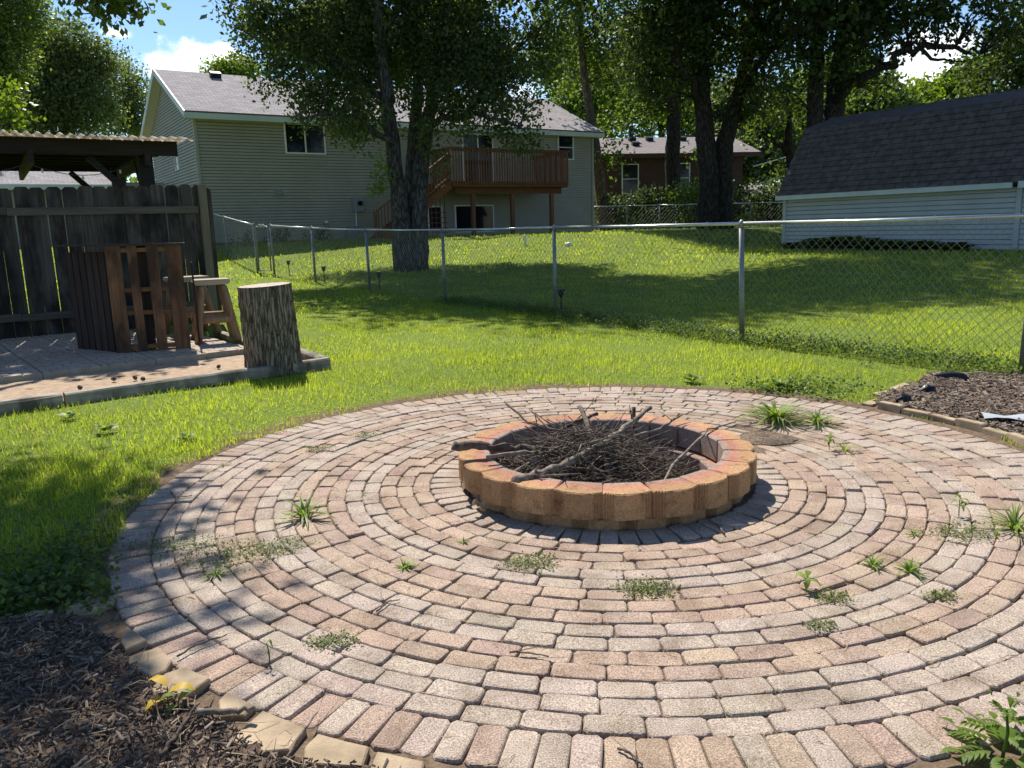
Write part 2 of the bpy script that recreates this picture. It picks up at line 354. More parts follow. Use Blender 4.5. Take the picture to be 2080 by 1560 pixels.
# ------------------------------------------------------------------ terrain
def S(t): t = np.clip(t, 0, 1); return t*t*(3-2*t)
def zt(x, y):
    x = np.asarray(x, float); y = np.asarray(y, float)
    base = np.minimum(.0035*np.maximum(y-14, 0)**2, 1.03)
    s = S((x-4)/4)*S((y-12)/8)
    lvl = .40 + .63*S((y-29)/7)
    return base*(1-s)+lvl*s
def zt1(x, y): return float(zt(x, y))
def grow(a, b, n): return list(np.geomspace(a, b, n))
xs = np.array(sorted(set([-v for v in grow(7.6, 420, 24)] + list(np.arange(-7.5, 7.51, .13)) + grow(7.6, 420, 30))))
ys = np.array(sorted(set([-v for v in grow(3, 300, 14)] + list(np.arange(-2.8, 11.9, .13)) + list(np.arange(12, 46, .6)) + grow(47, 600, 16))))
X, Y = np.meshgrid(xs, ys)
rr = np.hypot(X-PC[0], Y-PC[1])
Z = zt(X, Y) + .012*np.sin(X*2.1+Y*1.3)*np.sin(Y*1.7-X*.6)*S((rr-2.6)/2) - .10*(1-S((rr-2.26)/.15)) - .006
V = np.stack([X.ravel(), Y.ravel(), Z.ravel()], 1); nx = len(xs)
ii, jj = np.meshgrid(np.arange(len(ys)-1), np.arange(nx-1), indexing='ij'); a = (ii*nx+jj).ravel()
ground = link('ground', npmesh('ground', V, np.stack([a, a+1, a+nx+1, a+nx], 1), smooth=True), None, MT['ground']); tag(ground, kind='structure')

# ------------------------------------------------------------------ patio of pavers in rings
def ring_sheet(r0, r1, z, n=160):
    m = MB(); vs = []
    for k in range(n):
        t = 2*math.pi*k/n; vs += [(PC[0]+r0*math.cos(t), PC[1]+r0*math.sin(t), z), (PC[0]+r1*math.cos(t), PC[1]+r1*math.sin(t), z)]
    m.add(vs, [(2*k, 2*k+1, 2*((k+1) % n)+1, 2*((k+1) % n)) for k in range(n)]); return m
patio = ring_sheet(.60, 2.50, -.0125).build('patio', MT['joint']); tag(patio, kind='structure')
def paver_proto(L, Wd, seed):
    r = random.Random(seed); m = MB(); hx, hy = L/2, Wd/2; c = .012
    o = [(-hx+c, -hy), (0, -hy), (hx-c, -hy), (hx, -hy+c), (hx, hy-c), (hx-c, hy), (0, hy), (-hx+c, hy), (-hx, hy-c), (-hx, -hy+c)]
    o = [(x+r.uniform(-.0032, .0024), y+r.uniform(-.0032, .0024)) for x, y in o]
    n = len(o); vs = []
    for z, i in ((-.055, 0), (-.006, 0), (-.0015, .003), (0, .0075)):
        for x, y in o: vs.append((x*(1-i/hx), y*(1-i/hy), z + (r.uniform(-.0012, .0012) if z == 0 else 0)))
    fs = [(q*n+k, q*n+(k+1) % n, (q+1)*n+(k+1) % n, (q+1)*n+k) for q in range(3) for k in range(n)] + [tuple(3*n+k for k in range(n))]
    return m.add(vs, fs)
CW = (R_OUT-R_IN)/15; BL = .172
runp = [paver_proto(BL-.002, CW-.0025, i) for i in range(8)]
solp = [paver_proto(CW-.005, .170, 50+i) for i in range(6)]
inp = [paver_proto(CW-.010, .166, 80+i) for i in range(6)]
runm = [p.mesh('paver') for p in runp]; solm = [p.mesh('paver') for p in solp]; inm = [p.mesh('paver') for p in inp]
for me in runm+solm+inm: me.materials.append(PAV_O)
PINK = np.array([.342, .258, .198]); GREY = np.array([.350, .287, .235]); MAUVE = np.array([.312, .232, .180])
band = [0, 0, 0, 1, 1, 0, 0, 0, 1, 1, 0, 0, 1, 1, 1]
pav = []
def paver_at(r, t, rot, kind, cb):
    x = PC[0]+r*math.cos(t); y = PC[1]+r*math.sin(t)
    base = GREY if cb else (PINK if random.random() < .72 else MAUVE)
    if kind != 'run': base = random.choice([GREY, PINK, GREY, MAUVE]) if kind == 'sol' else GREY
    col = base*(1+random.uniform(-.08, .08)) + np.random.default_rng(len(pav)).uniform(-.006, .006, 3)
    dip = .018*math.exp(-((x-1.55)**2+(y-4.85)**2)/.12)
    pav.append(dict(p=(x, y, random.uniform(-.004, .004)-dip-(.006 if random.random() < .06 else 0)), rz=rot+random.uniform(-.022, .022), rx=random.uniform(-.016, .016), ry=random.uniform(-.014, .014), k=kind, i=random.randrange(6), c=np.clip(col, .05, .9)))
for k in range(15):
    r = R_IN+(k+.5)*CW; n = int(2*math.pi*r/BL); t0 = random.uniform(0, 6.28)
    for j in range(n):
        t = t0+2*math.pi*j/n; paver_at(r+random.uniform(-.002, .002), t, t+math.pi/2, 'run', band[k])
n = int(2*math.pi*(R_IN-.16)/(CW-.010))
for j in range(n): t = 2*math.pi*j/n; paver_at(R_IN-.087, t, t+math.pi/2, 'inn', 1)
n = int(2*math.pi*(R_OUT+.02)/(CW-.003))
for j in range(n): t = 2*math.pi*j/n; paver_at(R_OUT+.088, t, t+math.pi/2, 'sol', 0)
def inview(x, y): return y > 1.68 and abs(x/y-.0) < .72
order = sorted([i for i, p in enumerate(pav) if inview(p['p'][0], p['p'][1])], key=lambda i: math.hypot(pav[i]['p'][0], pav[i]['p'][1]))
near = set(order[:300]); jv, jf, jc = [], [], []
for i, p in enumerate(pav):
    mats = {'run': runm, 'sol': solm, 'inn': inm}[p['k']]; pro = {'run': runp, 'sol': solp, 'inn': inp}[p['k']][p['i']]
    if i in near:
        o = link('paver', mats[p['i']], patio); o.location = p['p']; o.rotation_euler = (p['rx'], p['ry'], p['rz']); o.color = (*p['c'], 1)
    else:
        from mathutils import Euler
        m3 = Euler((p['rx'], p['ry'], p['rz'])).to_matrix(); b = len(jv); P = Vector(p['p'])
        jv += [tuple(m3 @ Vector(v) + P) for v in pro.v]; jf += [tuple(q+b for q in f) for f in pro.f]; jc += [(*p['c'], 1)]*len(pro.v)
me = bpy.data.meshes.new('paver_field'); me.from_pydata(jv, [], jf); me.update()
ca = me.color_attributes.new('pcol', 'FLOAT_COLOR', 'POINT'); ca.data.foreach_set('color', np.array(jc, np.float32).ravel())
pf = link('paver_field', me, patio, PAV_J); tag(pf, kind='stuff')

# ------------------------------------------------------------------ fire pit
PIT = (0.487, 4.135); PR = .778; NB = 21
def pit_block(h, seed):
    r = random.Random(seed); half = math.pi*PR/NB - .002; o = []
    def zig(x0, y0, x1, y1, n):
        q = []
        for k in range(n+1):
            t = k/n; d = .0035*(1 if k % 2 else -1) if 0 < k < n else 0
            q.append((x0+(x1-x0)*t + d*.4, y0+(y1-y0)*t + d))
        return q
    ins = .5*half*2*(PR-.165)/PR
    o += [(-ins+.003, -.165), (ins-.003, -.165)]
    o += zig(half, -.034, half*.58, -.002, 9)
    o += [(half*.25, .006+r.uniform(-.003, .003)), (0, .004+r.uniform(-.003, .004)), (-half*.25, .006+r.uniform(-.003, .003))]
    o += zig(-half*.58, -.002, -half, -.034, 9)
    return MB().prism(o, 0, h, .006)
pit = empty('fire_pit', (PIT[0], PIT[1], 0), 0, 'round fire pit of tan and red wall blocks in two courses', 'fire pit')
pbm = [pit_block(.122, i).mesh('wall_block') for i in range(5)]
for me in pbm: me.materials.append(MT['pit'])
ph0 = math.atan2(3.36-PIT[1], .388-PIT[0]) + math.pi/NB
for course, (z, dr, off) in enumerate(((-.074, -.050, .5), (.058, 0, 0))):
    for k in range(NB):
        t = ph0+2*math.pi*(k+off)/NB; rr_ = PR+dr+random.uniform(-.006, .006)
        o = link('wall_block', random.choice(pbm), pit)
        o.location = (rr_*math.cos(t), rr_*math.sin(t), z+random.uniform(-.002, .003)); o.rotation_euler = (0, 0, t-math.pi/2+random.uniform(-.03, .03))
# soil inside
n = 40; vs = [(0, 0, -.01)]; fs = []
for q, rad in enumerate((.15, .3, .45, .63)):
    for k in range(n):
        t = 2*math.pi*k/n; vs.append((rad*math.cos(t), rad*math.sin(t), -.018-.02*q+random.uniform(-.012, .012)))
fs += [(0, 1+k, 1+(k+1) % n) for k in range(n)]
for q in range(3): fs += [(1+q*n+k, 1+(q+1)*n+k, 1+(q+1)*n+(k+1) % n, 1+q*n+(k+1) % n) for k in range(n)]
MB().add(vs, fs).build('soil_bed', MT['ash'], pit, True)

def kinked(pts, sub=5, jit=.01):
    pts = [np.array(p, float) for p in pts]; o = []
    for a, b in zip(pts[:-1], pts[1:]):
        for k in range(sub): o.append(a+(b-a)*k/sub + rng.normal(0, jit, 3)*(1 if (k or len(o)) else 0))
    o.append(pts[-1]); return o
def branch(label, pts, r0, r1, mat='stick', twigs=3, group='dead branches heaped in the fire pit', name='branch'):
    base = np.array(pts[0], float); P = kinked(pts, 5, r0*.35); n = len(P)
    o = empty(name, tuple(base), 0, label, 'branch', group)
    rad = [r0+(r1-r0)*i/(n-1) for i in range(n)]
    MB().tube([p-base for p in P], [r*(1+random.uniform(-.12, .12)) for r in rad], 8, .10).build('stem', MT[mat], o, True)
    for q in range(twigs):
        i = random.randrange(2, n-1); d = np.array(P[i]) - np.array(P[i-1]); d = d/np.linalg.norm(d)
        s = d*random.uniform(.05, .12)+rng.normal(0, .05, 3); s[2] = abs(s[2])*.7
        MB().tube([p-base for p in kinked([P[i], P[i]+s*.6, P[i]+s*1.5], 2, .004)], [rad[i]*.45, rad[i]*.4, rad[i]*.3, rad[i]*.24, rad[i]*.15], 5).build('twig', MT[mat], o, True)
    return o
branch('thick broken branch end sticking out over the rim of the fire pit', [(-.31, 3.95, .262), (-.14, 4.0, .245), (.10, 4.06, .21), (.40, 4.15, .16)], .026, .013, 'stick_dark', 2)
branch('thick lichen grey branch lying diagonally over the twig heap', [(.0, 3.57, .185), (.13, 3.66, .188), (.38, 3.87, .225), (.58, 4.2, .24), (.80, 4.52, .30)], .024, .013, 'stick', 3)
branch('pale split branch resting beside the thick broken end', [(-.14, 3.86, .222), (.05, 3.92, .22), (.22, 4.0, .19)], .009, .014, 'stick', 1)
branch('long dark twig rising far out over the pit rim', [(-.05, 4.92, .27), (.09, 4.68, .19), (.26, 4.42, .20), (.36, 4.47, .24), (.48, 4.40, .30)], .006, .010, 'stick_dark', 2)
branch('long thin twig leaning across the rim towards the ant hole', [(.62, 3.52, .06), (.84, 3.92, .17), (1.10, 4.36, .20), (1.34, 4.66, .165)], .009, .004, 'stick', 0)
branch('crooked twig forking over the back rim blocks', [(1.0, 4.58, .24), (.83, 4.40, .20), (.66, 4.22, .21)], .006, .010, 'stick', 1)
branch('upright bark covered branch crossing the diagonal branch', [(.40, 4.62, .29), (.42, 4.22, .245), (.47, 3.85, .16), (.48, 3.68, .06)], .014, .015, 'stick_dark', 2)
branch('short forked stub poking up behind the branches', [(.70, 4.50, .31), (.70, 4.42, .20), (.69, 4.30, .05)], .012, .016, 'stick_dark', 1)
branch('slim dark twig leaning on the back rim', [(.10, 4.80, .25), (.21, 4.52, .19), (.34, 4.3, .16)], .004, .006, 'stick_dark', 1)
branch('thin pale twig arching over the heap', [(.22, 3.7, .10), (.34, 3.86, .27), (.55, 4.0, .28), (.70, 4.2, .18)], .004, .005, 'stick', 2)
branch('medium grey branch buried in the twigs', [(-.12, 3.82, .08), (.15, 3.95, .19), (.35, 4.15, .22)], .013, .010, 'stick', 2)
m = MB()
for k in range(1900):
    a = random.uniform(0, 6.28); q = random.random()**.6*.50
    cx, cy = .38+q*math.cos(a)*1.05, 4.06+q*math.sin(a)*.95
    if math.hypot(cx-PIT[0], cy-PIT[1]) > .57: continue
    hmax = max(.03, .31*(1-(q/.56)**1.7)); z = -.015+random.uniform(0, hmax)
    L = random.uniform(.06, .26); t = random.gauss(.35, .9); e = random.gauss(0, .28)
    d = Vector((math.cos(t)*math.cos(e), math.sin(t)*math.cos(e), math.sin(e)))*L
    c = Vector((cx, cy, z)); p0, p1 = c-d, c+d
    lim = .59
    if any(math.hypot(p.x-PIT[0], p.y-PIT[1]) > lim and p.z < .20 for p in (p0, p1)): continue
    p0.z = max(p0.z, -.03); p1.z = max(p1.z, -.03); r = random.uniform(.0012, .004)
    mid = c+Vector(rng.normal(0, .022, 3)); md2 = p0.lerp(mid, .5)+Vector(rng.normal(0, .008, 3))
    m.tube([p0, md2, mid, p1], [r, r*.9, r*.85, r*.5], 4)
tp = m.build('twig_heap', MT['twigs']); tag(tp, 'heap of thin dry twigs filling the fire pit', 'twigs', kind='stuff')

# ------------------------------------------------------------------ foliage helpers
def leafcloud(C, n_per, spread, size, tint_c, up=.35, jit=.3, aspect=.6, hook=None):
    """kite-shaped leaves scattered round the clump centres C; returns vertices, faces and tint"""
    C = np.asarray(C, float); k = len(C)
    P = np.repeat(C, n_per, 0) + rng.normal(0, 1, (k*n_per, 3))*spread
    T = np.clip(np.repeat(np.asarray(tint_c), n_per) + rng.normal(0, .16, k*n_per), 0, 1)
    n = len(P); d = rng.normal(0, 1, (n, 3)); d[:, 2] -= .25; d /= np.linalg.norm(d, axis=1)[:, None]
    nn = rng.normal(0, 1, (n, 3)); nn[:, 2] += up*3; a = np.cross(d, nn); a /= np.linalg.norm(a, axis=1)[:, None]+1e-9
    L = (size*rng.uniform(1-jit, 1+jit, n))[:, None]
    V = np.stack([P-d*L*.5, P+a*L*aspect*.5, P+d*L*.5, P-a*L*aspect*.5], 1).reshape(-1, 3)
    F = np.arange(4*n).reshape(-1, 4); return V, F, np.repeat(T, 4)
def blob_points(blobs, dens):
    """clump centres inside ellipsoids (centre, radii), thicker towards the outside"""
    o = []
    for c, r in blobs:
        n = max(3, int(dens*r[0]*r[1]*r[2]*4.19)); d = rng.normal(0, 1, (n, 3)); d /= np.linalg.norm(d, axis=1)[:, None]
        q = rng.uniform(0, 1, n)**.42; o.append(np.array(c)+d*q[:, None]*np.array(r))
    return np.concatenate(o)
def tree(name, label, loc, stems, blobs, leaf='leaf_oak', bark='bark', dens=2.0, n_per=26, spread=.33, size=.15, limbs=(), group=None, tint=(.45, .25), twigs=60, cat='tree', sides=12):
    base = np.array(loc, float); root = empty(name, loc, 0, label, cat, group)
    m = MB()
    for pts, rad in stems:
        P = kinked([np.array(p, float)-base for p in pts], 4, rad[0]*.05)
        m.tube(P, list(np.interp(np.linspace(0, 1, len(P)), np.linspace(0, 1, len(rad)), rad)), sides, .05)
    C = blob_points([(np.array(c)-base, r) for c, r in blobs], dens)
    tops = [np.array(p, float)-base for pts, _ in stems for p in pts[1:]]
    m.build('trunk', MT[bark], root, True)
    if twigs or limbs:
        m = MB()
        for pts, rad in limbs:
            P = kinked([np.array(p, float)-base for p in pts], 4, rad[0]*.5)
            m.tube(P, list(np.interp(np.linspace(0, 1, len(P)), np.linspace(0, 1, len(rad)), rad)), 7, .05); tops += P[2::3]
        for q in range(twigs):
            e = C[rng.integers(len(C))]; s = min(tops, key=lambda t: np.linalg.norm(t-e)+abs(t[2]-e[2]+.6)*.5)
            mid = (s*.5+e*.5)+rng.normal(0, .12, 3)+np.array([0, 0, .08])*np.linalg.norm(e-s)
            L = np.linalg.norm(e-s); r = min(.02+.012*L, .09); m.tube([s, mid, e], [r, r*.6, r*.22], 4)
        tag(m.build('branches', MT[bark], root, True), kind='stuff')
    V, F, T = leafcloud(C, n_per, spread, size, np.clip(rng.normal(tint[0], tint[1], len(C)), 0, 1))
    link('crown', npmesh('crown', V, F, T), root, MT[leaf]); return root
def bush(name, label, loc, blobs, leaf='leaf_mid', dens=14, n_per=16, spread=.12, size=.09, group=None, cat='shrub', tint=(.4, .25)):
    base = np.array(loc, float); root = empty(name, loc, 0, label, cat, group)
    m = MB()
    for c, r in blobs:
        for q in range(3):
            e = np.array(c)-base+rng.normal(0, .3, 3)*np.array(r)
            m.tube([(0, 0, -.03), e*.5+rng.normal(0, .04, 3), e], [.022, .015, .006], 5)
    m.build('stems', MT['bark_dark'], root)
    C = blob_points([(np.array(c)-base, r) for c, r in blobs], dens); C = C[C[:, 2] > .01]
    V, F, T = leafcloud(C, n_per, spread, size, np.clip(rng.normal(tint[0], tint[1], len(C)), 0, 1))
    link('foliage', npmesh('foliage', V, F, T), root, MT[leaf]); return root

# ------------------------------------------------------------------ house with grey siding
HA = R(32.75); HO = (-11.34, 30.5, .90)
house = empty('split_level_house', HO, HA, 'grey beige sided two storey house with raised red wooden deck', 'house')
HL, HD, EZ, RZ_ = 18.5, 9.0, 4.92, 6.95
def siding(quad_fn, z0, z1, row, x0fn, x1fn, axis):
    """lapped boards: each row leans out at its lower edge"""
    m = MB(); z = z0
    while z < z1-.005:
        t = min(z+row, z1); a0, a1 = x0fn(z), x1fn(z); b0, b1 = x0fn(t), x1fn(t)
        if a1-a0 > .02:
            lo, hi, gz = .036, .030, z+.027
            m.add([quad_fn(a0, lo, gz), quad_fn(a1, lo, gz), quad_fn(b1, hi, t), quad_fn(b0, hi, t), quad_fn(a0, 0, gz), quad_fn(a1, 0, gz), quad_fn(a0, 0, z), quad_fn(a1, 0, z), quad_fn(b0, 0, t), quad_fn(b1, 0, t)], [(0, 1, 2, 3), (4, 5, 1, 0), (6, 7, 5, 4), (3, 2, 9, 8)])
        z += row
    return m
# brick foundation strip, front wall, gable walls
MT['foundation'] = simple('dull_red_foundation', (.12, .075, .065), (.17, .115, .10), 8, .9)
MB().box((HL/2, HD/2, -.15), (HL-.06, HD-.06, 1.0)).build('foundation', MT['foundation'], house)
siding(lambda x, o, z: (x, -o, z), .16, EZ, .115, lambda z: 0, lambda z: HL, 'x').build('front_wall', MT['siding'], house)
gl = lambda z: max(0, (z-EZ)/(RZ_-EZ)*HD/2)
siding(lambda y, o, z: (-o, HD-y, z), .16, RZ_-.1, .115, gl, lambda z: HD-gl(z), 'y').build('left_gable_wall', MT['siding'], house)
siding(lambda y, o, z: (HL+o, y, z), .16, RZ_-.1, .115, gl, lambda z: HD-gl(z), 'y').build('right_gable_wall', MT['siding'], house)
MB().add([(0, 0, .3), (HL, 0, .3), (HL, HD, .3), (0, HD, .3), (0, 0, EZ), (HL, 0, EZ), (HL, HD, EZ), (0, HD, EZ)], [(0, 1, 5, 4), (2, 3, 7, 6), (0, 4, 7, 3), (1, 2, 6, 5)]).build('inner_wall', MT['siding'], house)
for x in (-.012, HL+.012): MB().box((x, -.02, 2.54), (.11, .11, 4.76)).build('corner_trim', MT['siding'], house)
# roof slabs, each in its own plane so the shingle courses follow it
def roof_slab(parent, p, width, slope_len, ang, mat, name='roof', thick=.10, flip=False, vent=None):
    """a slab starting at eave point p (local), running up +y by ang"""
    o = MB().box((width/2, slope_len/2, -thick/2), (width, slope_len, thick)).build(name, MT[mat], parent)
    o.location = p; o.rotation_euler = (ang, 0, 0)
    if flip: o.rotation_euler = (ang, 0, math.pi)
    return o
ra = math.atan2(RZ_-EZ, HD/2); sl = (HD/2+.42)/math.cos(ra)
rf = roof_slab(house, (-.42, -.42, EZ-.42*math.tan(ra)+.14), HL+.84, sl, ra, 'roof')
roof_slab(house, (HL+.42, HD+.42, EZ-.42*math.tan(ra)+.14), HL+.84, sl, ra, 'roof', flip=True)
for v_ in ((2.3, sl-.55), (8.5, sl-.6)):
    MB().box((v_[0], v_[1], .10), (.42, .30, .2)).build('roof_vent', MT['black'], rf)
ez = EZ-.42*math.tan(ra)
MB().box((HL/2, -.40, ez-.02), (HL+.86, .05, .20)).build('fascia', MT['fascia'], house)
MB().box((HL/2, -.20, ez-.10), (HL+.74, .36, .03)).build('soffit', MT['soffit'], house)
for sx in (-.41, HL+.41):
    g_ = MB(); g_.bar((sx, -.42, ez+.02), (sx, HD/2, RZ_+.05), .04, .22); g_.bar((sx, HD+.42, ez+.02), (sx, HD/2, RZ_+.05), .04, .22); g_.build('rake_board', MT['white_trim'], house)
    d = .20 if sx < 0 else -.20
    s_ = MB(); s_.bar((sx+d, -.42, ez-.05), (sx+d, HD/2, RZ_-.03), .36, .025); s_.bar((sx+d, HD+.42, ez-.05), (sx+d, HD/2, RZ_-.03), .36, .025); s_.build('rake_soffit', MT['soffit'], house)
def window(parent, x0, x1, z0, z1, y=-.055, mull=1, fr='white_trim', horiz=0):
    w = .055; f = MB()
    for a, b in (((x0, y, z0), (x1, y, z0)), ((x0, y, z1), (x1, y, z1))): f.bar((a[0]-w/2, y, a[2]), (b[0]+w/2, y, b[2]), .07, w)
    for x in (x0, x1): f.bar((x, y, z0+w/2), (x, y, z1-w/2), .065, w, (0, 1, 0))
    for k in range(mull): x = x0+(x1-x0)*(k+1)/(mull+1); f.bar((x, y, z0+w/2), (x, y, z1-w/2), .06, w*.8, (0, 1, 0))
    if horiz: f.bar((x0+w/2, y, (z0+z1)/2), (x1-w/2, y, (z0+z1)/2), .05, w*.7)
    o = f.build('window', MT[fr], parent)
    xs_ = [x0+(x1-x0)*k/(mull+1) for k in range(mull+2)]
    for k in range(mull+1): MB().box(((xs_[k]+xs_[k+1])/2, y-.005, (z0+z1)/2), (xs_[k+1]-xs_[k]-.04, .02, z1-z0-.05)).build('pane', MT['glass'], o)
    return o
window(house, 3.30, 4.88, 3.52, 4.62)
window(house, 16.42, 17.30, 3.57, 4.66, mull=0, horiz=1)
window(house, 9.35, 10.02, .40, 1.42, mull=0)
window(house, 10.70, 12.68, .30, 1.45, mull=1)
window(house, 11.2, 12.75, 2.45, 4.55, mull=1)
# small window in the left gable wall
f = MB()
for a, b in (((-.04, 3.3, 3.1), (-.04, 3.9, 3.1)), ((-.04, 3.3, 3.75), (-.04, 3.9, 3.75))): f.bar(a, b, .07, .06)
for y_ in (3.3, 3.9): f.bar((-.04, y_, 3.07), (-.04, y_, 3.78), .06, .06, (1, 0, 0))
f = f.build('window', MT['white_trim'], house); MB().box((-.035, 3.6, 3.42), (.02, .54, .6)).build('pane', MT['glass'], f)
mt = MB().box((6.12, -.09, 1.54), (.48, .14, .58)).build('meter_box', MT['meter'], house)
MB().tube([(6.17, -.16, 1.58), (6.17, -.24, 1.58)], .10, 14).build('meter_dial', MT['glass'], mt); MB().tube([(6.0, -.09, 1.25), (6.0, -.09, .0)], .025, 8).build('conduit', MT['white_trim'], mt)
MB().box((5.75, -.15, .35), (.42, .22, .62)).build('utility_box', MT['meter'], house)
dv_ = MB(); dv_.box((2.88, -.05, 1.99), (.20, .09, .24)); dv_.add([(2.76, -.03, 2.13), (3.0, -.03, 2.13), (3.0, -.16, 1.95), (2.76, -.16, 1.95)], [(0, 1, 2, 3)]); dv_.build('dryer_vent', MT['meter'], house)
lt = MB().box((4.72, -.06, .86), (.12, .10, .08)).build('flood_light', MT['white_trim'], house)
# lower wing at the left
gw = MB(); gw.box((-4.4, 7.2, 1.4), (8.8, .12, 2.8)); gw.box((-5.9, 9.9, 1.3), (5.7, 5.2, 2.6)); gw.build('garage_wall', MT['siding'], house)
siding(lambda x, o, z: (x, 7.12-o, z), .1, 2.8, .115, lambda z: -8.8, lambda z: -.02, 'x').build('garage_siding', MT['siding'], house)
rg = R(22)
roof_slab(house, (-11.5, 6.55, 2.62), 9.6, 4.6, rg, 'roof')
MB().box((-6.7, 6.53, 2.56), (9.65, .05, .22)).build('garage_fascia', MT['fascia'], house)
gb = MB(); gb.bar((-1.88, 6.5, 2.66), (-1.88, 10.2, 4.15), .05, .22); gb.build('garage_rake', MT['fascia'], house)
# ---- deck
deck = MB()
DX0, DX1, DY, DZ = 9.1, 14.9, -2.8, 2.34
for k in range(20): deck.box(((DX0+DX1)/2, -.07-k*.14, DZ-.02), (DX1-DX0, .132, .036))
deck = deck.build('deck', MT['deck_h'], house)
for a, b in (((DX0, DY+.02, DZ-.13), (DX1, DY+.02, DZ-.13)), ((DX0, -.04, DZ-.13), (DX0, DY+.06, DZ-.13)), ((DX1, -.04, DZ-.13), (DX1, DY+.06, DZ-.13))): MB().bar(a, b, .04, .18).build('rim_joist', MT['deck_h'], deck)
MB().bar((DX0+.3, -2.4, DZ-.36), (DX1-.1, -2.4, DZ-.36), .09, .26).build('beam', MT['deck_h'], deck)
for x in (10.25, 12.2, 14.28): MB().bar((x, -2.4, -1.2), (x, -2.4, DZ-.50), .15, .15, (0, 1, 0)).build('post', MT['deck'], deck)
for a, b in (((DX0-.05, DY, 3.64), (DX1+.05, DY, 3.64)), ((DX1, DY+.06, 3.64), (DX1, -.05, 3.64)), ((DX0, DY+.06, 3.64), (DX0, -1.2, 3.64))): MB().bar(a, b, .14, .04).build('cap_rail', MT['deck_h'], deck)
for a, b in (((DX0, DY-.012, 3.55), (DX1, DY-.012, 3.55)), ((DX1-.01, DY+.06, 3.55), (DX1-.01, -.05, 3.55))): MB().bar(a, b, .035, .10).build('top_rail', MT['deck_h'], deck)
bm = MB().box((0, 0, 0), (.042, .040, 1.42)).mesh('baluster'); bm.materials.append(MT['deck'])
def baluster(x, y): o = link('baluster', bm, deck); o.location = (x, y, 2.90)
k = DX0+.05
while k < DX1: baluster(k, DY-.055); k += .128
k = DY+.06
while k < -.1: baluster(DX1+.045, k); k += .128
k = DY+.06
while k < -1.2: baluster(DX0-.045, k); k += .128
# stairs going down to the left along the wall
SX0, SX1, SZ0, SZ1 = 9.05, 5.75, 2.30, .0
for y_ in (-2.7, -1.75): MB().bar((SX0, y_, SZ0-.10), (SX1, y_, SZ1-.10), .05, .30).build('stringer', MT['deck_h'], deck)
for k in range(12):
    t = (k+.6)/12; MB().box((SX0+(SX1-SX0)*t, -2.22, SZ0+(SZ1-SZ0)*t+.03), (.30, .9, .04)).build('tread', MT['deck_h'], deck)
MB().bar((SX0, -2.73, SZ0+1.15), (SX1-.1, -2.73, SZ1+1.10), .09, .05).build('hand_rail', MT['deck_h'], deck)
MB().bar((SX0, -2.73, SZ0+.22), (SX1-.1, -2.73, SZ1+.17), .05, .08).build('lower_rail', MT['deck_h'], deck)
for k in range(24):
    t = (k+.5)/24; x = SX0+(SX1-SX0)*t; z = SZ0+(SZ1-SZ0)*t; MB().bar((x, -2.765, z+.10), (x, -2.765, z+1.12), .036, .036, (0, 1, 0)).build('stair_baluster', MT['deck'], deck)
MB().bar((SX1-.05, -2.73, -.4), (SX1-.05, -2.73, 1.2), .10, .10, (0, 1, 0)).build('newel_post', MT['deck'], deck)
lt = MB()
for k in range(14):
    x = 6.2+k*.2; top = (x-5.75)/(9.05-5.75)*2.2-.25
    lt.bar((x, -2.6, -.6), (x, -2.6, max(-.4, top)), .03, .015, (0, 1, 0)); 
for k in range(9): z = -.5+k*.2; lt.bar((max(6.1, 6.1+(z+.1)*1.4), -2.585, z), (8.9, -2.585, z), .015, .03)
lt.build('lattice', MT['deck_h'], deck)

# ------------------------------------------------------------------ gambrel shed
SO = (9.4, 27.6, .38); SA = R(-60)
shed = empty('gambrel_shed', SO, SA, 'pale blue grey shed with steep dark shingled gambrel roof', 'shed')
SLN = 7.62; EXT = 4.0
MB().box(((SLN+EXT)/2, 1.75, .75), (SLN+EXT-.05, 3.4, 1.7)).build('core_wall', MT['shed_siding'], shed)
MT['shed_roof'] = simple('dark_weathered_shingle', (.066, .053, .050), (.125, .104, .098), 5, .85, bmp=.5, bscale=120, dist=.005)
nb = 12; bh = 1.62/nb
def shed_board(x0, x1):
    m = MB(); L = x1-x0
    return m.add([(0, -.032, .024), (L, -.032, .024), (L, -.026, bh), (0, -.026, bh), (0, .02, .024), (L, .02, .024), (0, .02, bh), (L, .02, bh)], [(0, 1, 2, 3), (4, 5, 1, 0), (3, 2, 7, 6), (0, 3, 6, 4), (1, 5, 7, 2)]).mesh('siding_board')
b1 = shed_board(.08, SLN-.06); b2 = shed_board(SLN+.08, SLN+EXT); [q.materials.append(MT['shed_siding']) for q in (b1, b2)]
for k in range(nb):
    o = link('siding_board', b1, shed); o.location = (.08, 0, .02+k*bh)
    o = link('siding_board', b2, shed); o.location = (SLN+.08, 0, .02+k*bh)
for x in (.03, SLN): MB().box((x, -.02, .82), (.13, .09, 1.7)).build('corner_trim', MT['shed_siding'], shed)
gs = MB(); gs.add([(0, .0, 0), (0, 4.6, 0), (0, 4.6, 1.68), (0, 3.6, 3.9), (0, 2.3, 4.35), (0, 1.0, 3.9), (0, 0, 1.68)], [(0, 1, 2, 3, 4, 5, 6)]); gs.build('end_wall', MT['shed_siding'], shed)
MB().bar((-.20, -.24, 1.70), (SLN-.10, -.24, 1.70), .045, .17).build('fascia', MT['fascia'], shed)
MB().bar((SLN+.06, -.26, 1.69), (SLN+EXT, -.26, 1.69), .045, .17).build('fascia', MT['fascia'], shed)
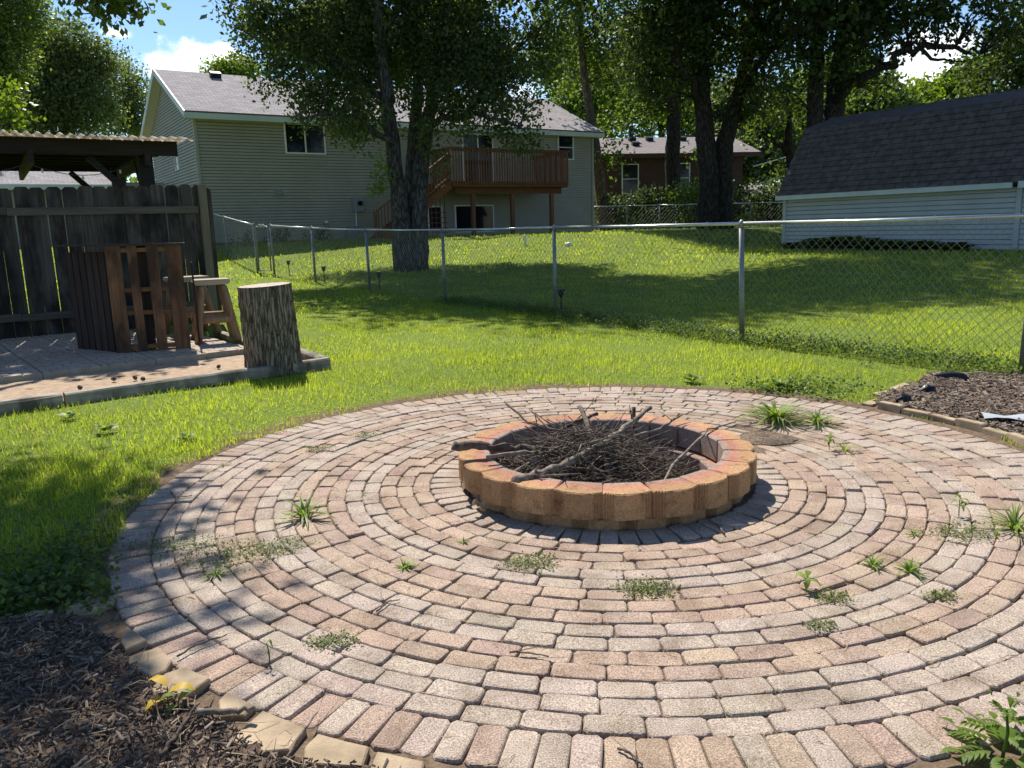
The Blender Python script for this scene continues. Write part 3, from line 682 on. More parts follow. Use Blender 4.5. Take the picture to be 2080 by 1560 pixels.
# lower slope: shingle tabs over a deck board
y0_, z0_, y1_, z1_ = -.25, 1.76, 1.0, 3.96
lang = math.atan2(z1_-z0_, y1_-y0_); llen = math.hypot(y1_-y0_, z1_-z0_)
lower = MB().box((0, llen/2, -.04), (SLN+EXT+.3, llen, .06)).build('lower_roof', MT['shed_roof'], shed)
lower.location = ((SLN+EXT)/2, y0_, z0_); lower.rotation_euler = (lang, 0, 0)
rows = 13; rh = llen/rows; tabw = (SLN+.7)/23
tabm = []
for q in range(6):
    m = MB(); j = lambda: random.uniform(-.006, .006)
    w = tabw-.012
    m.add([(0, j(), .004), (w, j(), .004), (w, rh+.03, -.004), (0, rh+.03, -.004), (0, j(), .034+j()*.6), (w, j(), .034+j()*.6), (w, rh+.03, .004), (0, rh+.03, .004)], [(4, 5, 6, 7), (0, 1, 5, 4), (1, 2, 6, 5), (0, 4, 7, 3)])
    me = m.mesh('shingle'); me.materials.append(MT['shed_roof']); tabm.append(me)
for r_ in range(rows):
    for c_ in range(23):
        x = -(SLN+EXT+.3)/2 + c_*tabw + (.5*tabw if r_ % 2 else 0)
        if c_ == 0 and r_ % 2: pass
        o = link('shingle', tabm[random.randrange(6)], lower); o.location = (x, r_*rh-.01, -.006+random.uniform(-.001, .003)); o.rotation_euler = (0, 0, random.uniform(-.006, .006))
up_ = MB().box((0, .72, -.04), (SLN+EXT+.35, 1.44, .07)).build('upper_roof', MT['shed_roof'], shed)
up_.location = ((SLN+EXT)/2, .98, 3.97); up_.rotation_euler = (R(17), 0, 0)
up2 = MB().box((0, .72, -.04), (SLN+EXT+.35, 1.44, .07)).build('upper_roof', MT['shed_roof'], shed)
up2.location = ((SLN+EXT)/2, 3.62, 3.97); up2.rotation_euler = (R(17), 0, math.pi)
lo2 = MB().box((0, llen/2, -.04), (SLN+EXT+.3, llen, .06)).build('back_lower_roof', MT['shed_roof'], shed)
lo2.location = ((SLN+EXT)/2, 4.85, z0_); lo2.rotation_euler = (lang, 0, math.pi)

# ------------------------------------------------------------------ far brown house and a farther roof
bh_ = empty('brown_house', (6.3, 52.0, 2.35), R(8), 'far dark red brown single storey house with greyish brown shingle roof', 'house')
MB().box((4.4, 4, .85), (9.4, 8, 4.8)).build('wall', MT['brown_wall'], bh_)
for x0, x1 in ((1.05, 2.1), (4.65, 5.5), (7.2, 8.2)): window(bh_, x0, x1, .9, 2.7, y=-.03, mull=0, horiz=1)
rr0 = roof_slab(bh_, (-.6, -.7, 3.30), 10.6, 4.9, R(17), 'roof_brown')
roof_slab(bh_, (10.0, 8.7, 3.30), 10.6, 4.9, R(17), 'roof_brown', flip=True)
MB().box((4.7, -.71, 3.16), (10.6, .05, .26)).build('fascia', MT['brown_wall'], bh_)
MB().tube([(2.6, 3.2, 4.3), (2.6, 3.2, 5.45)], .17, 10).build('flue_pipe', MT['black'], rr0).parent = bh_
for x, y in ((3.2, 3.9), (4.4, 3.9), (6.7, 3.9), (3.0, 2.4)): MB().box((x, y, .12), (.45, .4, .24)).build('roof_vent', MT['black'], rr0)
MB().tube([(4.9, 1.6, 0), (4.9, 1.6, .5)], .07, 8).build('plumbing_vent', MT['black'], rr0)
fh = empty('far_outbuilding', (17.5, 58, 1.0), R(-5), 'low brown outbuilding roof half hidden in dark shrubs', 'outbuilding')
MB().box((2.2, 2, 1.0), (4.6, 4, 2.0)).build('wall', MT['brown_wall'], fh)
roof_slab(fh, (-.4, -.4, 2.05), 5.4, 2.7, R(18), 'roof_brown'); MB().box((2.3, -.41, 1.98), (5.4, .04, .2)).build('fascia', MT['brown_wall'], fh)
for k, (z0, z1) in enumerate(((4.7, 6.6), (3.6, 5.5))):
    P = [(15.6+k*.2, 52, z0), (18.4, 50.5, (z0+z1)/2-.25), (21.5, 49, z1)]
    c = MB().tube([P[0], *[tuple(np.array(P[0])*(1-t)+np.array(P[2])*t+np.array([0, 0, -.5*t*(1-t)])) for t in (.25, .5, .75)], P[2]], .035, 5).build('power_line', MT['white_pvc'])
    tag(c, ['upper pale service cable strung from the brown house', 'lower pale service cable strung from the brown house'][k], 'cable', 'service cables by the brown house')

# ------------------------------------------------------------------ wooden privacy fence
FA = math.atan2(.6, .8)
wf = empty('privacy_fence', (-6.79, 10.55, 0), FA, 'weathered grey dog eared wooden privacy fence behind the pallets', 'fence')
def board_mesh(h, w, seed):
    r = random.Random(seed); c = .036; t = .018
    o = [(-w/2, 0), (w/2, 0), (w/2+r.uniform(-.003, .003), h-c), (w/2-c, h), (-w/2+c, h), (-w/2+r.uniform(-.003, .003), h-c)]
    m = MB(); n = 6
    m.add([(x, -t/2, z) for x, z in o]+[(x, t/2, z) for x, z in o], [tuple(range(n)), tuple(range(2*n-1, n-1, -1))]+[(k, k+n, (k+1) % n+n, (k+1) % n) for k in range(n)])
    me = m.mesh('board'); me.materials.append(MT['fence']); return me
for k in range(-16, 15):
    o = link('board', board_mesh(1.98+random.uniform(-.012, .015)+max(0, k)*.004, .184-random.choice([0, 0, .002, .003]), k), wf); o.location = (.095+k*.19, random.uniform(0, .008), .05); o.rotation_euler = (0, random.uniform(-.006, .006), 0)
for z, lab in ((1.72, 0), (.33, 1)):
    for a, b in ((-3.1, .28), (.285, 2.72)): MB().bar((a, -.035, z+.004*random.random()), (b, -.035, z+.012), .045, .10).build('rail', MT['fence_h'], wf)
pm = MB(); pm.box((0, 0, 1.03), (.115, .115, 2.12)); pp = pm.build('post', MT['fence_post'], wf); pp.location = (2.80, -.01, 0)
pp = link('post', pp.data, wf); pp.location = (-.62, .075, -.05)
o = link('board', board_mesh(2.02, .12, 99), wf); o.location = (2.90, .07, .03)

# ------------------------------------------------------------------ pergola with corrugated roof behind the fence
PO = (-5.55, 14.1, 0)
pg = empty('pergola', PO, HA, 'dark pergola with mossy corrugated plastic roof behind the wooden fence', 'pergola')
for x, y in ((-.52, .25), (-.52, 3.65), (-5.6, .25), (-5.6, 3.65)): MB().bar((x, y, 0), (x, y, 2.76), .22, .22, (0, 1, 0)).build('post', MT['pergola'], pg)
for y in (.05, 3.85): MB().bar((-6.3, y, 2.78), (-.02, y, 2.80), .06, .22).build('beam', MT['pergola'], pg)
for k in range(5): MB().bar((-6.3, .75+k*.62, 2.84), (-.1, .75+k*.62, 2.86), .05, .14).build('purlin', MT['pergola'], pg)
for x in (-.52, -2.2, -3.9, -5.6): MB().bar((x, -.15, 2.62), (x, 4.05, 2.62), .07, .20).build('rafter', MT['pergola'], pg)
for x, y, dx, dy in ((-.52, .25, -.85, 0), (-.52, .25, 0, .85), (-.52, 3.65, -.85, 0), (-.52, 3.65, 0, -.85)): MB().bar((x+dx*.08, y+dy*.08, 1.85), (x+dx, y+dy, 2.66), .10, .10).build('brace', MT['pergola'], pg)
MT['corrugated'] = simple('mossy_corrugated_plastic', (.10, .075, .035), (.36, .30, .20), 2.2, .6, bmp=.3)
_nt = MT['corrugated'].node_tree; _b = _nt.nodes['Principled BSDF']; _t = N(_nt, 'ShaderNodeBsdfTranslucent'); _m = N(_nt, 'ShaderNodeMixShader'); _m.inputs[0].default_value = .5
_nt.links.new(_b.inputs['Base Color'].links[0].from_socket, _t.inputs['Color']); _nt.links.new(_b.outputs[0], _m.inputs[1]); _nt.links.new(_t.outputs[0], _m.inputs[2]); _nt.links.new(_m.outputs[0], _nt.nodes['Material Output'].inputs['Surface'])
MB().box((-3.15, 2.05, 2.925), (6.3, 4.0, .012)).build('underlay', MT['pergola'], pg)
m = MB(); nx_ = 200; L = 6.55
vs = []; 
for i in range(nx_+1):
    x = -6.4+L*i/nx_; z = 2.975+.030*math.sin(2*math.pi*x/.15)
    sag = .012*math.sin(x*1.7)
    for y in (-.52, .0, 1.5, 3.0, 4.2): vs.append((x, y, z+sag+(-.075 if y < -.1 else .012)+random.uniform(-.004, .004)))
m.add(vs, [(i*5+k, (i+1)*5+k, (i+1)*5+k+1, i*5+k+1) for i in range(nx_) for k in range(4)]); m.build('corrugated_sheet', MT['corrugated'], pg, True)
sl_ = MB(); P = []
for k in range(25):
    t = k/24; P.append((-5.3+4.6*t, .42, 2.56-.18*abs(math.sin(t*math.pi*3))))
sl_.tube(P, .007, 4); sl_.build('light_string', MT['black'], pg)
for k in range(2, 24, 3): MB().tube([(P[k][0], P[k][1], P[k][2]-.01), (P[k][0], P[k][1], P[k][2]-.05), (P[k][0], P[k][1], P[k][2]-.075)], [.012, .022, .008], 6).build('bulb', MT['white_pvc'], pg)

# ------------------------------------------------------------------ paved terrace by the fence
TA = R(38.8); TO = (-2.95, 9.05, 0)
terr = empty('terrace', TO, TA); tag(terr, kind='structure')
TS = .53
def slab_mesh(seed):
    r = random.Random(seed); m = MB(); h = TS/2-.003
    m.prism([(-h, -h), (h, -h), (h, h), (-h, h)], 0, .062, .0)
    rows_ = 4; d = TS/4
    for q in range(rows_):
        cut = [0, .36, .70, 1.0] if q % 2 == 0 else [0, .18, .54, .86, 1.0]
        for a, b in zip(cut[:-1], cut[1:]):
            x0, x1 = -h+a*2*h+.006, -h+b*2*h-.006; y0, y1 = -h+q*d+.006, -h+(q+1)*d-.008
            m.prism([(x0, y0), (x1, y0), (x1, y1), (x0, y1)], .0625, .072+r.uniform(-.001, .001), .004)
    me = m.mesh('paving_slab'); me.materials.append(MT['slab']); return me
sm = [slab_mesh(i) for i in range(3)]
for i in range(12):
    for j in range(7):
        if j > 3 and i < 1: continue
        o = link('paving_slab', random.choice(sm), terr); o.location = (-TS*(i+.5), TS*(j+.5), random.uniform(-.004, .004)); o.rotation_euler = (random.uniform(-.006, .006), random.uniform(-.006, .006), random.choice([0, math.pi]) + random.uniform(-.008, .008))
# sand strip between the slabs and the timbers
su = Vector((math.cos(TA), math.sin(TA))); sv = Vector((-su.y, su.x))
m = MB(); q0 = Vector((-1.95, 8.02)); w_ = []
nn_ = 60
for i in range(nn_+1):
    for k in range(9):
        p = q0 - su*(6.8*i/nn_) + sv*(1.35*k/8) - sv*.02
        w_.append((p.x, p.y, .022+random.uniform(-.005, .006)))
m.add(w_, [(i*9+k, (i+1)*9+k, (i+1)*9+k+1, i*9+k+1)[::-1] for i in range(nn_) for k in range(8)])
sand = m.build('sand_strip', MT['sand'], None, True); tag(sand, kind='structure')
def timber(label, a, b, w=.11, h=.115, z=.045):
    a, b = Vector(a), Vector(b); d = b-a; L = d.length
    o = [(-w/2, -h/2+.01), (-w/2+.012, -h/2), (w/2-.012, -h/2), (w/2, -h/2+.01), (w/2, h/2-.016), (w/2-.018, h/2), (-w/2+.018, h/2), (-w/2, h/2-.016)]
    m = MB(); ns = 8; vs = []
    for i in range(ns+1):
        for y, zz in o: vs.append((L*i/ns, y+random.uniform(-.003, .003), zz+random.uniform(-.003, .003)))
    m.add(vs, [(i*8+k, (i+1)*8+k, (i+1)*8+(k+1) % 8, i*8+(k+1) % 8)[::-1] for i in range(ns) for k in range(8)]+[tuple(range(8)), tuple(ns*8+k for k in range(7, -1, -1))])
    t = m.build('landscape_timber', MT['timber']); t.location = (a.x, a.y, z); t.rotation_euler = (0, 0, math.atan2(d.y, d.x)); tag(t, label, 'timber', 'timbers edging the sand strip'); return t
timber('grey landscape timber edging the sand below the log stump', (-3.72, 6.50), (-1.86, 8.0))
timber('weathered timber continuing the sand edging away from the stump', (-5.9, 4.72), (-3.735, 6.485))
timber('short timber closing the sand strip beside the log stump', (-1.93, 8.07), (-2.42, 8.83))
timber('low timber along the terrace side behind the log stool', (-2.86, 9.1), (-4.05, 10.9), .07, .09)

# ------------------------------------------------------------------ log stump
def stump():
    root = empty('log_stump', (-2.36, 7.84, .0), R(0), 'upright cut log with furrowed bark standing on the sand', 'log stump')
    n = 72; H_ = .86; nz_ = 26; vs = []; ph = [random.uniform(0, 6.28) for _ in range(9)]
    for j in range(nz_+1):
        z = H_*j/nz_; rad = .252-.020*(z/H_)+.010*math.exp(-z*9)
        for k in range(n):
            t = 2*math.pi*k/n; w = t+.10*math.sin(z*7+ph[0])+.05*math.sin(z*17+ph[1])
            g_ = .011*abs(math.sin(w*13+ph[2]+.8*math.sin(z*9)))**.6 + .007*math.sin(w*29+ph[3]+2*math.sin(z*13)) + .010*math.sin(2*t+ph[4])
            g_ += .004*math.sin(z*43+w*17)
            lean = .022*z
            vs.append(((rad+g_)*math.cos(t)-lean*1.6, (rad+g_)*math.sin(t), z+(.012*math.sin(t+1) if j == nz_ else 0)))
    m = MB().add(vs, [(j*n+k, j*n+(k+1) % n, (j+1)*n+(k+1) % n, (j+1)*n+k) for j in range(nz_) for k in range(n)])
    m.build('bark', MT['stump_bark'], root, True)
    top = vs[-n:]; c = (-.03, 0, H_); MB().add([c]+[(x*.985+c[0]*.015, y*.985, z+.001) for x, y, z in top], [(0, 1+k, 1+(k+1) % n) for k in range(n)]).build('cut_face', MT['cut_wood'], root)
stump()

# ------------------------------------------------------------------ bar made of pallets
pb = empty('pallet_bar', (-4.45, 8.93, .072), R(22), 'bar of reddish brown upright pallets with thin board top', 'pallet bar')
PW, PH = .78, 1.19
xs0 = [(0, .155), (.225, .095), (.425, .11), (.615, .165)]
for x, w in xs0:
    MB().box((x+w/2, -.012, PH/2), (w, .02, PH)).build('deck_board', MT['pallet'], pb)
for z in (.05, .44, .70, PH-.05): MB().box((PW/2, .05, z), (PW-.02, .095, .045)).build('stringer', MT['pallet_h'], pb)
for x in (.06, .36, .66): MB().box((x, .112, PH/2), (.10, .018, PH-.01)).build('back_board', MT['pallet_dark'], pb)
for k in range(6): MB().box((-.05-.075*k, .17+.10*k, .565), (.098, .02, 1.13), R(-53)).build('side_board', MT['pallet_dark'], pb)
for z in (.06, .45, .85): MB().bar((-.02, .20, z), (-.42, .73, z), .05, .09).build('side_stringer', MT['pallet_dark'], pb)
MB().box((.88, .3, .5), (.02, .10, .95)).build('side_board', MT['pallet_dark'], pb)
tb = MB(); tb.box((.18, .34, PH+.012), (1.30, .78, .018), 0, Matrix.Rotation(.012, 3, 'Y')); tb.build('top_board', MT['pallet_dark'], pb)

# ------------------------------------------------------------------ log stools
def stool(label, loc, rz, w=.62):
    s = empty('log_stool', loc, rz, label, 'stool', 'cedar log stools by the pallet bar'); H_ = .72
    for y in (-.085, .085):
        m = MB(); prof = [(-w/2, 0), (-w/2+.03, -.03), (w/2-.03, -.03), (w/2, 0), (w/2-.01, .035), (-w/2+.01, .035)]
        m.add([(x, y-.078, H_+z) for x, z in prof]+[(x, y+.078, H_+z) for x, z in prof], [tuple(range(6)), tuple(range(11, 5, -1))]+[(k, k+6, (k+1) % 6+6, (k+1) % 6) for k in range(6)]); m.build('seat_plank', MT['stool_seat'], s)
    for sx, sy in ((-1, -1), (1, -1), (-1, 1), (1, 1)):
        b = Vector((sx*(w*.5+.02), sy*.24, 0)); t = Vector((sx*w*.30, sy*.11, H_-.035)); d = (t-b)
        MB().tube([b, b+d*.90, b+d*.97, t], [.047, .047, .039, .022], 10).build('leg', MT['stool'], s, True)
    for y, z in ((-.19, .27), (.19, .30)): MB().tube([(-w*.43, y, z), (-w*.36, y, z), (w*.36, y, z), (w*.43, y, z)], [.02, .042, .042, .02], 8).build('stretcher', MT['stool'], s, True)
    for x in (-w*.42, w*.42): MB().tube([(x, -.19, .34), (x, .19, .34)], [.035, .035], 8).build('stretcher', MT['stool'], s, True)
stool('cedar log stool with pale plank seat standing on the open terrace', (-3.66, 9.86, .072), R(26), .42)
stool('cedar log stool tucked half behind the pallet bar', (-4.25, 10.6, .072), R(40), .5)

# ------------------------------------------------------------------ chain link fences
FP = [(-6.51, 22.36), (-4.88, 20.25), (-3.10, 17.85), (-1.22, 15.15), (.70, 12.29), (2.66, 9.07), (4.36, 6.69), (6.05, 4.30)]
GP = [(-7.17, 22.99), (-9.47, 27.3), (-11.30, 30.35)]
def chain_mesh(a, b, h0, h1, cell=.094, r=.0021):
    """woven wire between two posts: two crossing families of kinked wires (local metres, z up)"""
    a, b = Vector(a), Vector(b); d = b-a; L = math.hypot(d.x, d.y); dz = d.z; u = Vector((d.x/L, d.y/L, 0)); nrm = Vector((-u.y, u.x, 0))
    m = MB(); hh = h1-h0; nzs = int(hh/(cell/2)); st = hh/nzs
    for fam in (1, -1):
        k = -nzs-1 if fam > 0 else 0
        x = (-(nzs+1) if fam > 0 else 0)*cell/2
        xend = L + (0 if fam > 0 else (nzs+1)*cell/2)
        x = math.floor(x/cell)*cell
        while x < xend:
            pts = []
            for q in range(nzs+1):
                xx = x+fam*q*cell/2
                if 0 <= xx <= L:
                    off = .0028*(1 if (q % 2) else -1)*fam
                    p = a + u*xx + nrm*off + Vector((0, 0, dz*xx/L + h0 + q*st)); pts.append(p + Vector((random.uniform(-.0015, .0015),)*2+(random.uniform(-.002, .002),)))
            if len(pts) > 1: m.tube(pts, r, 3, cap=False)
            x += cell
    return m
def chain_fence(name, label, pts, h=1.33, start=True, end=True, lean=None, group=None, cell=.094, pr=.030, r=.0021):
    P = [Vector((x, y, zt1(x, y))) for x, y in pts]; base = P[0].copy()
    o = empty(name, base, 0, label, 'fence', group); P = [p-base for p in P]; lean = lean or {}
    tops = []
    for i, p in enumerate(P):
        t = p+Vector((0, 0, h))+Vector(lean.get(i, (0, 0, 0))); tops.append(t)
        MB().tube([p-Vector((0, 0, .15)), t-Vector((0, 0, .02))], pr, 10).build('post', MT['galv'], o, True)
        MB().tube([t-Vector((0, 0, .05)), t+Vector((0, 0, .005)), t+Vector((0, 0, .03)), t+Vector((0, 0, .045))], [pr*1.25, pr*1.2, pr*.7, pr*.2], 10).build('post_cap', MT['galv'], o, True)
    for a, b in zip(tops[:-1], tops[1:]):
        mid = (a+b)/2 - Vector((0, 0, .008)); MB().tube([a, mid, b], .020, 10).build('top_rail', MT['galv_rail'], o, True)
    for i, (a, b) in enumerate(zip(P[:-1], P[1:])):
        chain_mesh(a, b, .02, h-.035, cell, r).build('wire_mesh', MT['wire'], o)
        tw = MB(); n = 7
        for k in range(1, n):
            q = tops[i].lerp(tops[i+1], k/n); tw.tube([q+Vector((.01, -.026, -.07)), q+Vector((0, -.027, .0)), q+Vector((0, 0, .026)), q+Vector((0, .027, 0)), q+Vector((-.02, .01, -.07))], .003, 4)
        tag(tw.build('tie_wire', MT['wire'], o), kind='stuff')
    return o
chain_fence('chain_link_fence', 'galvanised chain link fence running along the lawn past the oak', FP, 1.33, lean={5: (-.05, .0, -.01), 2: (-.02, 0, 0), 6: (.02, 0, .0)})
chain_fence('chain_link_fence', 'short chain link fence run between the gate and the grey house', GP, 1.33, cell=.12)
gt_ = empty('chain_link_gate', (-7.12, 22.94, zt1(-7.1, 22.9)), math.atan2(22.40-22.94, -6.56+7.12), 'narrow chain link walk gate with bent top bar', 'gate'); GWd = .74
MB().tube([(0.03, 0, .06), (0.03, 0, 1.20), (.08, 0, 1.27), (GWd-.10, 0, 1.27), (GWd-.05, 0, 1.20), (GWd-.05, 0, .06), (.03, 0, .06)], .022, 8).build('frame', MT['galv'], gt_, True)
chain_mesh((.04, 0, 0), (GWd-.06, 0, 0), .08, 1.24).build('wire_mesh', MT['wire'], gt_)
for z in (.3, 1.05): MB().tube([(-.02, 0, z), (.06, 0, z)], .03, 8).build('hinge', MT['galv'], gt_)
MB().tube([(.18, 0, 1.29), (.25, -.01, 1.34), (.34, .01, 1.29), (.42, 0, 1.33), (.5, 0, 1.30)], .022, 6).build('chain_lock', MT['galv_rail'], gt_)
MB().box((GWd-.02, 0, .8), (.10, .05, .09)).build('latch', MT['galv'], gt_)
chain_fence('chain_link_fence', 'far chain link fence below the dark hedge shrubs', [(3.9, 40.6), (6.0, 40.9), (7.7, 41.2), (10.0, 41.6), (12.6, 42.2), (16.4, 43), (20.5, 44)], 1.22, cell=.2, r=.003, pr=.035)
for (x, y), lb in (((-6.04, 22.14), 'black solar path light next to the gate post'), ((-4.62, 20.1), 'black solar path light one fence post along from the gate'), ((-2.92, 18.05), 'black solar path light two fence posts along from the gate'), ((.80, 12.42), 'black solar path light beside the fence post past the oak')):
    z = zt1(x, y); o = empty('solar_path_light', (x, y, z), 0, lb, 'path light', 'solar path lights along the chain link fence')
    MB().tube([(0, 0, -.05), (0, 0, .26)], .012, 6).build('stake', MT['black'], o)
    MB().tube([(0, 0, .26), (0, 0, .30), (0, 0, .36), (0, 0, .365), (0, 0, .385)], [.02, .045, .045, .075, .06], 10).build('lamp_head', MT['black'], o)
# small things on the far lawn
o = MB().tube([(0, 0, -.05), (0, 0, .34), (0, 0, .36)], [.05, .05, .03], 10).build('cleanout_pipe', MT['white_pvc']); o.location = (.59, 28.3, zt1(.59, 28.3)); tag(o, 'short white standpipe in front of the deck posts', 'pipe')
m = MB().tube([(0, 0, -.02), (0, 0, .03), (0, 0, .10), (0, 0, .13)], [.10, .13, .09, .03], 9, .2); o = m.build('white_rock', MT['white_pvc'], None, True); o.location = (2.07, 27.8, zt1(2.07, 27.8)); tag(o, 'pale rounded rock on the lawn edge below the deck', 'rock')

# ------------------------------------------------------------------ trees
T1_STEMS = [([(-2.86, 22.5, 0.19), (-2.94, 22.5, 1.58), (-2.97, 22.4, 2.51), (-3.06, 22.3, 3.79), (-3.11, 22.2, 4.91), (-3.21, 22.2, 6.13), (-3.23, 22.3, 7.48), (-3.07, 22.5, 9.64)], [0.36, 0.25, 0.22, 0.2, 0.18, 0.15, 0.12, 0.06]), ([(-2.57, 22.6, 0.18), (-2.46, 22.6, 1.44), (-2.4, 22.7, 2.51), (-2.23, 22.8, 3.69), (-2.02, 22.9, 4.6), (-1.78, 23.0, 5.51), (-1.54, 23.1, 6.66), (-1.13, 23.3, 8.92)], [0.34, 0.25, 0.23, 0.2, 0.18, 0.15, 0.12, 0.05]), ([(-2.73, 22.9, 0.35), (-2.7, 23.0, 1.85), (-2.65, 23.1, 3.2), (-2.47, 23.3, 4.54), (-2.37, 23.5, 5.61), (-2.57, 23.7, 7.59), (-2.55, 23.8, 10.71)], [0.26, 0.2, 0.17, 0.16, 0.14, 0.12, 0.05])]
T1_LIMBS = [([(-3.0, 22.3, 3.53), (-3.62, 21.5, 4.08), (-4.51, 21.0, 4.28), (-5.21, 20.8, 4.16)], [0.1, 0.07, 0.05, 0.02]), ([(-2.13, 22.8, 4.08), (-1.1, 22.0, 4.33), (-0.19, 21.5, 4.12), (0.55, 21.2, 3.7)], [0.1, 0.08, 0.05, 0.02]), ([(-3.08, 22.2, 4.78), (-4.29, 22.8, 5.54), (-5.5, 23.0, 6.11), (-6.54, 23.0, 6.39)], [0.11, 0.08, 0.05, 0.02]), ([(-1.86, 23.0, 5.25), (-0.85, 23.5, 5.96), (0.26, 24.0, 6.16)], [0.1, 0.07, 0.03]), ([(-2.38, 23.5, 5.48), (-3.18, 25.0, 7.13), (-4.11, 26.0, 9.05)], [0.1, 0.07, 0.04])]
T1_BLOBS = [((-6.18, 22.5, 6.64), (1.17, 1.17, 0.99)), ((-6.72, 22.5, 7.14), (0.82, 0.82, 0.7)), ((-5.26, 22.0, 5.9), (1.01, 1.01, 0.86)), ((-5.95, 22.0, 5.32), (0.74, 0.74, 0.63)), ((-4.84, 21.5, 4.84), (0.85, 0.85, 0.72)), ((-4.99, 21.0, 4.47), (0.51, 0.51, 0.44)), ((-4.16, 21.0, 3.98), (0.64, 0.64, 0.54)), ((-4.17, 22.0, 5.02), (0.94, 0.94, 0.8)), ((-3.88, 21.5, 4.09), (0.79, 0.79, 0.67)), ((-3.67, 22.5, 6.21), (1.3, 1.3, 1.11)), ((-3.72, 24.0, 5.07), (0.88, 0.88, 0.75)), ((-2.72, 23.5, 6.78), (1.43, 1.43, 1.22)), ((-1.62, 23.0, 6.26), (1.4, 1.4, 1.19)), ((-0.83, 22.5, 5.27), (1.1, 1.1, 0.93)), ((-1.59, 21.8, 4.68), (1.0, 1.0, 0.85)), ((-0.29, 23.0, 6.1), (1.19, 1.19, 1.01)), ((0.48, 22.5, 4.98), (0.89, 0.89, 0.76)), ((-0.2, 21.8, 4.16), (0.8, 0.8, 0.68)), ((0.62, 21.5, 3.67), (0.55, 0.55, 0.47)), ((0.05, 21.5, 3.62), (0.42, 0.42, 0.36)), ((-0.96, 21.5, 4.08), (0.55, 0.55, 0.47)), ((-1.85, 22.0, 3.66), (0.54, 0.54, 0.46)), ((-1.59, 21.8, 3.14), (0.29, 0.29, 0.25)), ((-2.8, 25.0, 6.17), (1.22, 1.22, 1.04)), ((-4.7, 24.0, 7.2), (1.32, 1.32, 1.12)), ((1.07, 23.5, 5.91), (0.86, 0.86, 0.73)), ((1.38, 24.0, 6.79), (0.88, 0.88, 0.75)), ((-6.17, 26.5, 6.98), (1.29, 1.29, 1.1)), ((-4.27, 27.0, 6.73), (1.48, 1.48, 1.26)), ((-2.22, 27.0, 6.83), (1.48, 1.48, 1.26)), ((-0.34, 26.5, 6.39), (1.29, 1.29, 1.1)), ((-4.97, 27.0, 8.07), (1.48, 1.48, 1.26)), ((-1.4, 27.0, 7.84), (1.48, 1.48, 1.26))]
T1_TOP = [((-5.81, 22.5, 8.66), (1.78, 1.78, 1.61)), ((-3.82, 23.0, 9.37), (2.38, 2.38, 2.15)), ((-1.49, 23.0, 9.07), (2.38, 2.38, 2.15)), ((0.46, 23.5, 8.83), (2.15, 2.15, 1.93)), ((-2.64, 23.0, 11.89), (2.8, 2.8, 2.52)), ((-0.76, 23.0, 11.28), (2.24, 2.24, 2.02)), ((-4.36, 22.5, 11.04), (2.06, 2.06, 1.85)), ((-2.28, 23.0, 13.88), (1.68, 1.68, 1.51)), ((1.2, 24.0, 11.66), (2.49, 2.49, 2.24)), ((2.63, 25.0, 11.05), (2.29, 2.29, 2.06)), ((3.75, 27.0, 12.89), (2.63, 2.63, 2.37)), ((2.05, 26.0, 14.41), (2.38, 2.38, 2.14))]  # last lobes widen the unseen crown rightward, added to shade the lawn
T1_SPROUT = [((-3.32, 22.0, 3.07), (0.19, 0.19, 0.16)), ((-3.14, 22.0, 2.72), (0.27, 0.27, 0.23)), ((-3.42, 22.0, 2.47), (0.15, 0.15, 0.13))]
T4_STEMS = [([(8.92, 36.0, 1.04), (8.88, 36.0, 2.84), (8.76, 36.0, 4.51), (8.49, 36.0, 6.56), (8.35, 36.0, 8.56), (8.39, 36.0, 11.66), (8.41, 36.0, 16.11)], [0.54, 0.44, 0.42, 0.36, 0.31, 0.24, 0.1]), ([(9.63, 36.2, 1.02), (9.59, 36.2, 2.84), (9.58, 36.2, 4.72), (9.96, 36.3, 6.16), (10.51, 36.5, 7.81), (10.9, 36.6, 9.82), (11.21, 37.0, 13.63)], [0.44, 0.4, 0.38, 0.31, 0.26, 0.2, 0.1])]
T4_LIMBS = [([(8.61, 36.0, 5.95), (7.73, 35.0, 7.02), (6.9, 34.0, 7.81)], [0.2, 0.14, 0.05]), ([(10.16, 36.3, 6.77), (10.78, 35.0, 7.91), (11.43, 34.0, 8.44)], [0.2, 0.14, 0.05]), ([(9.74, 36.2, 5.33), (11.03, 37.0, 6.23), (11.95, 38.0, 7.83)], [0.14, 0.1, 0.04])]
T4_BLOBS = [((6.27, 35.0, 9.17), (1.92, 1.92, 1.63)), ((7.58, 34.5, 9.58), (1.89, 1.89, 1.61)), ((9.31, 36.5, 8.84), (1.78, 1.78, 1.51)), ((10.54, 35.0, 9.06), (1.92, 1.92, 1.63)), ((7.52, 36.0, 7.79), (1.32, 1.32, 1.12)), ((10.33, 37.0, 7.7), (1.24, 1.24, 1.05)), ((5.83, 36.0, 7.83), (1.21, 1.21, 1.03)), ((11.32, 36.0, 7.29), (1.32, 1.32, 1.12)), ((10.58, 35.5, 6.03), (0.97, 0.97, 0.83)), ((6.69, 36.0, 6.61), (0.88, 0.88, 0.75)), ((11.96, 35.0, 9.03), (1.49, 1.49, 1.27))]
T4_TOP = [((6.07, 34.0, 12.21), (3.11, 3.11, 2.8)), ((8.96, 34.0, 12.49), (3.52, 3.52, 3.17)), ((11.29, 34.0, 12.08), (3.11, 3.11, 2.8)), ((7.14, 33.0, 15.56), (3.82, 3.82, 3.44)), ((10.08, 33.0, 15.32), (3.62, 3.62, 3.26)), ((8.52, 33.0, 19.05), (3.82, 3.82, 3.44)), ((6.01, 32.0, 17.96), (2.93, 2.93, 2.63))]
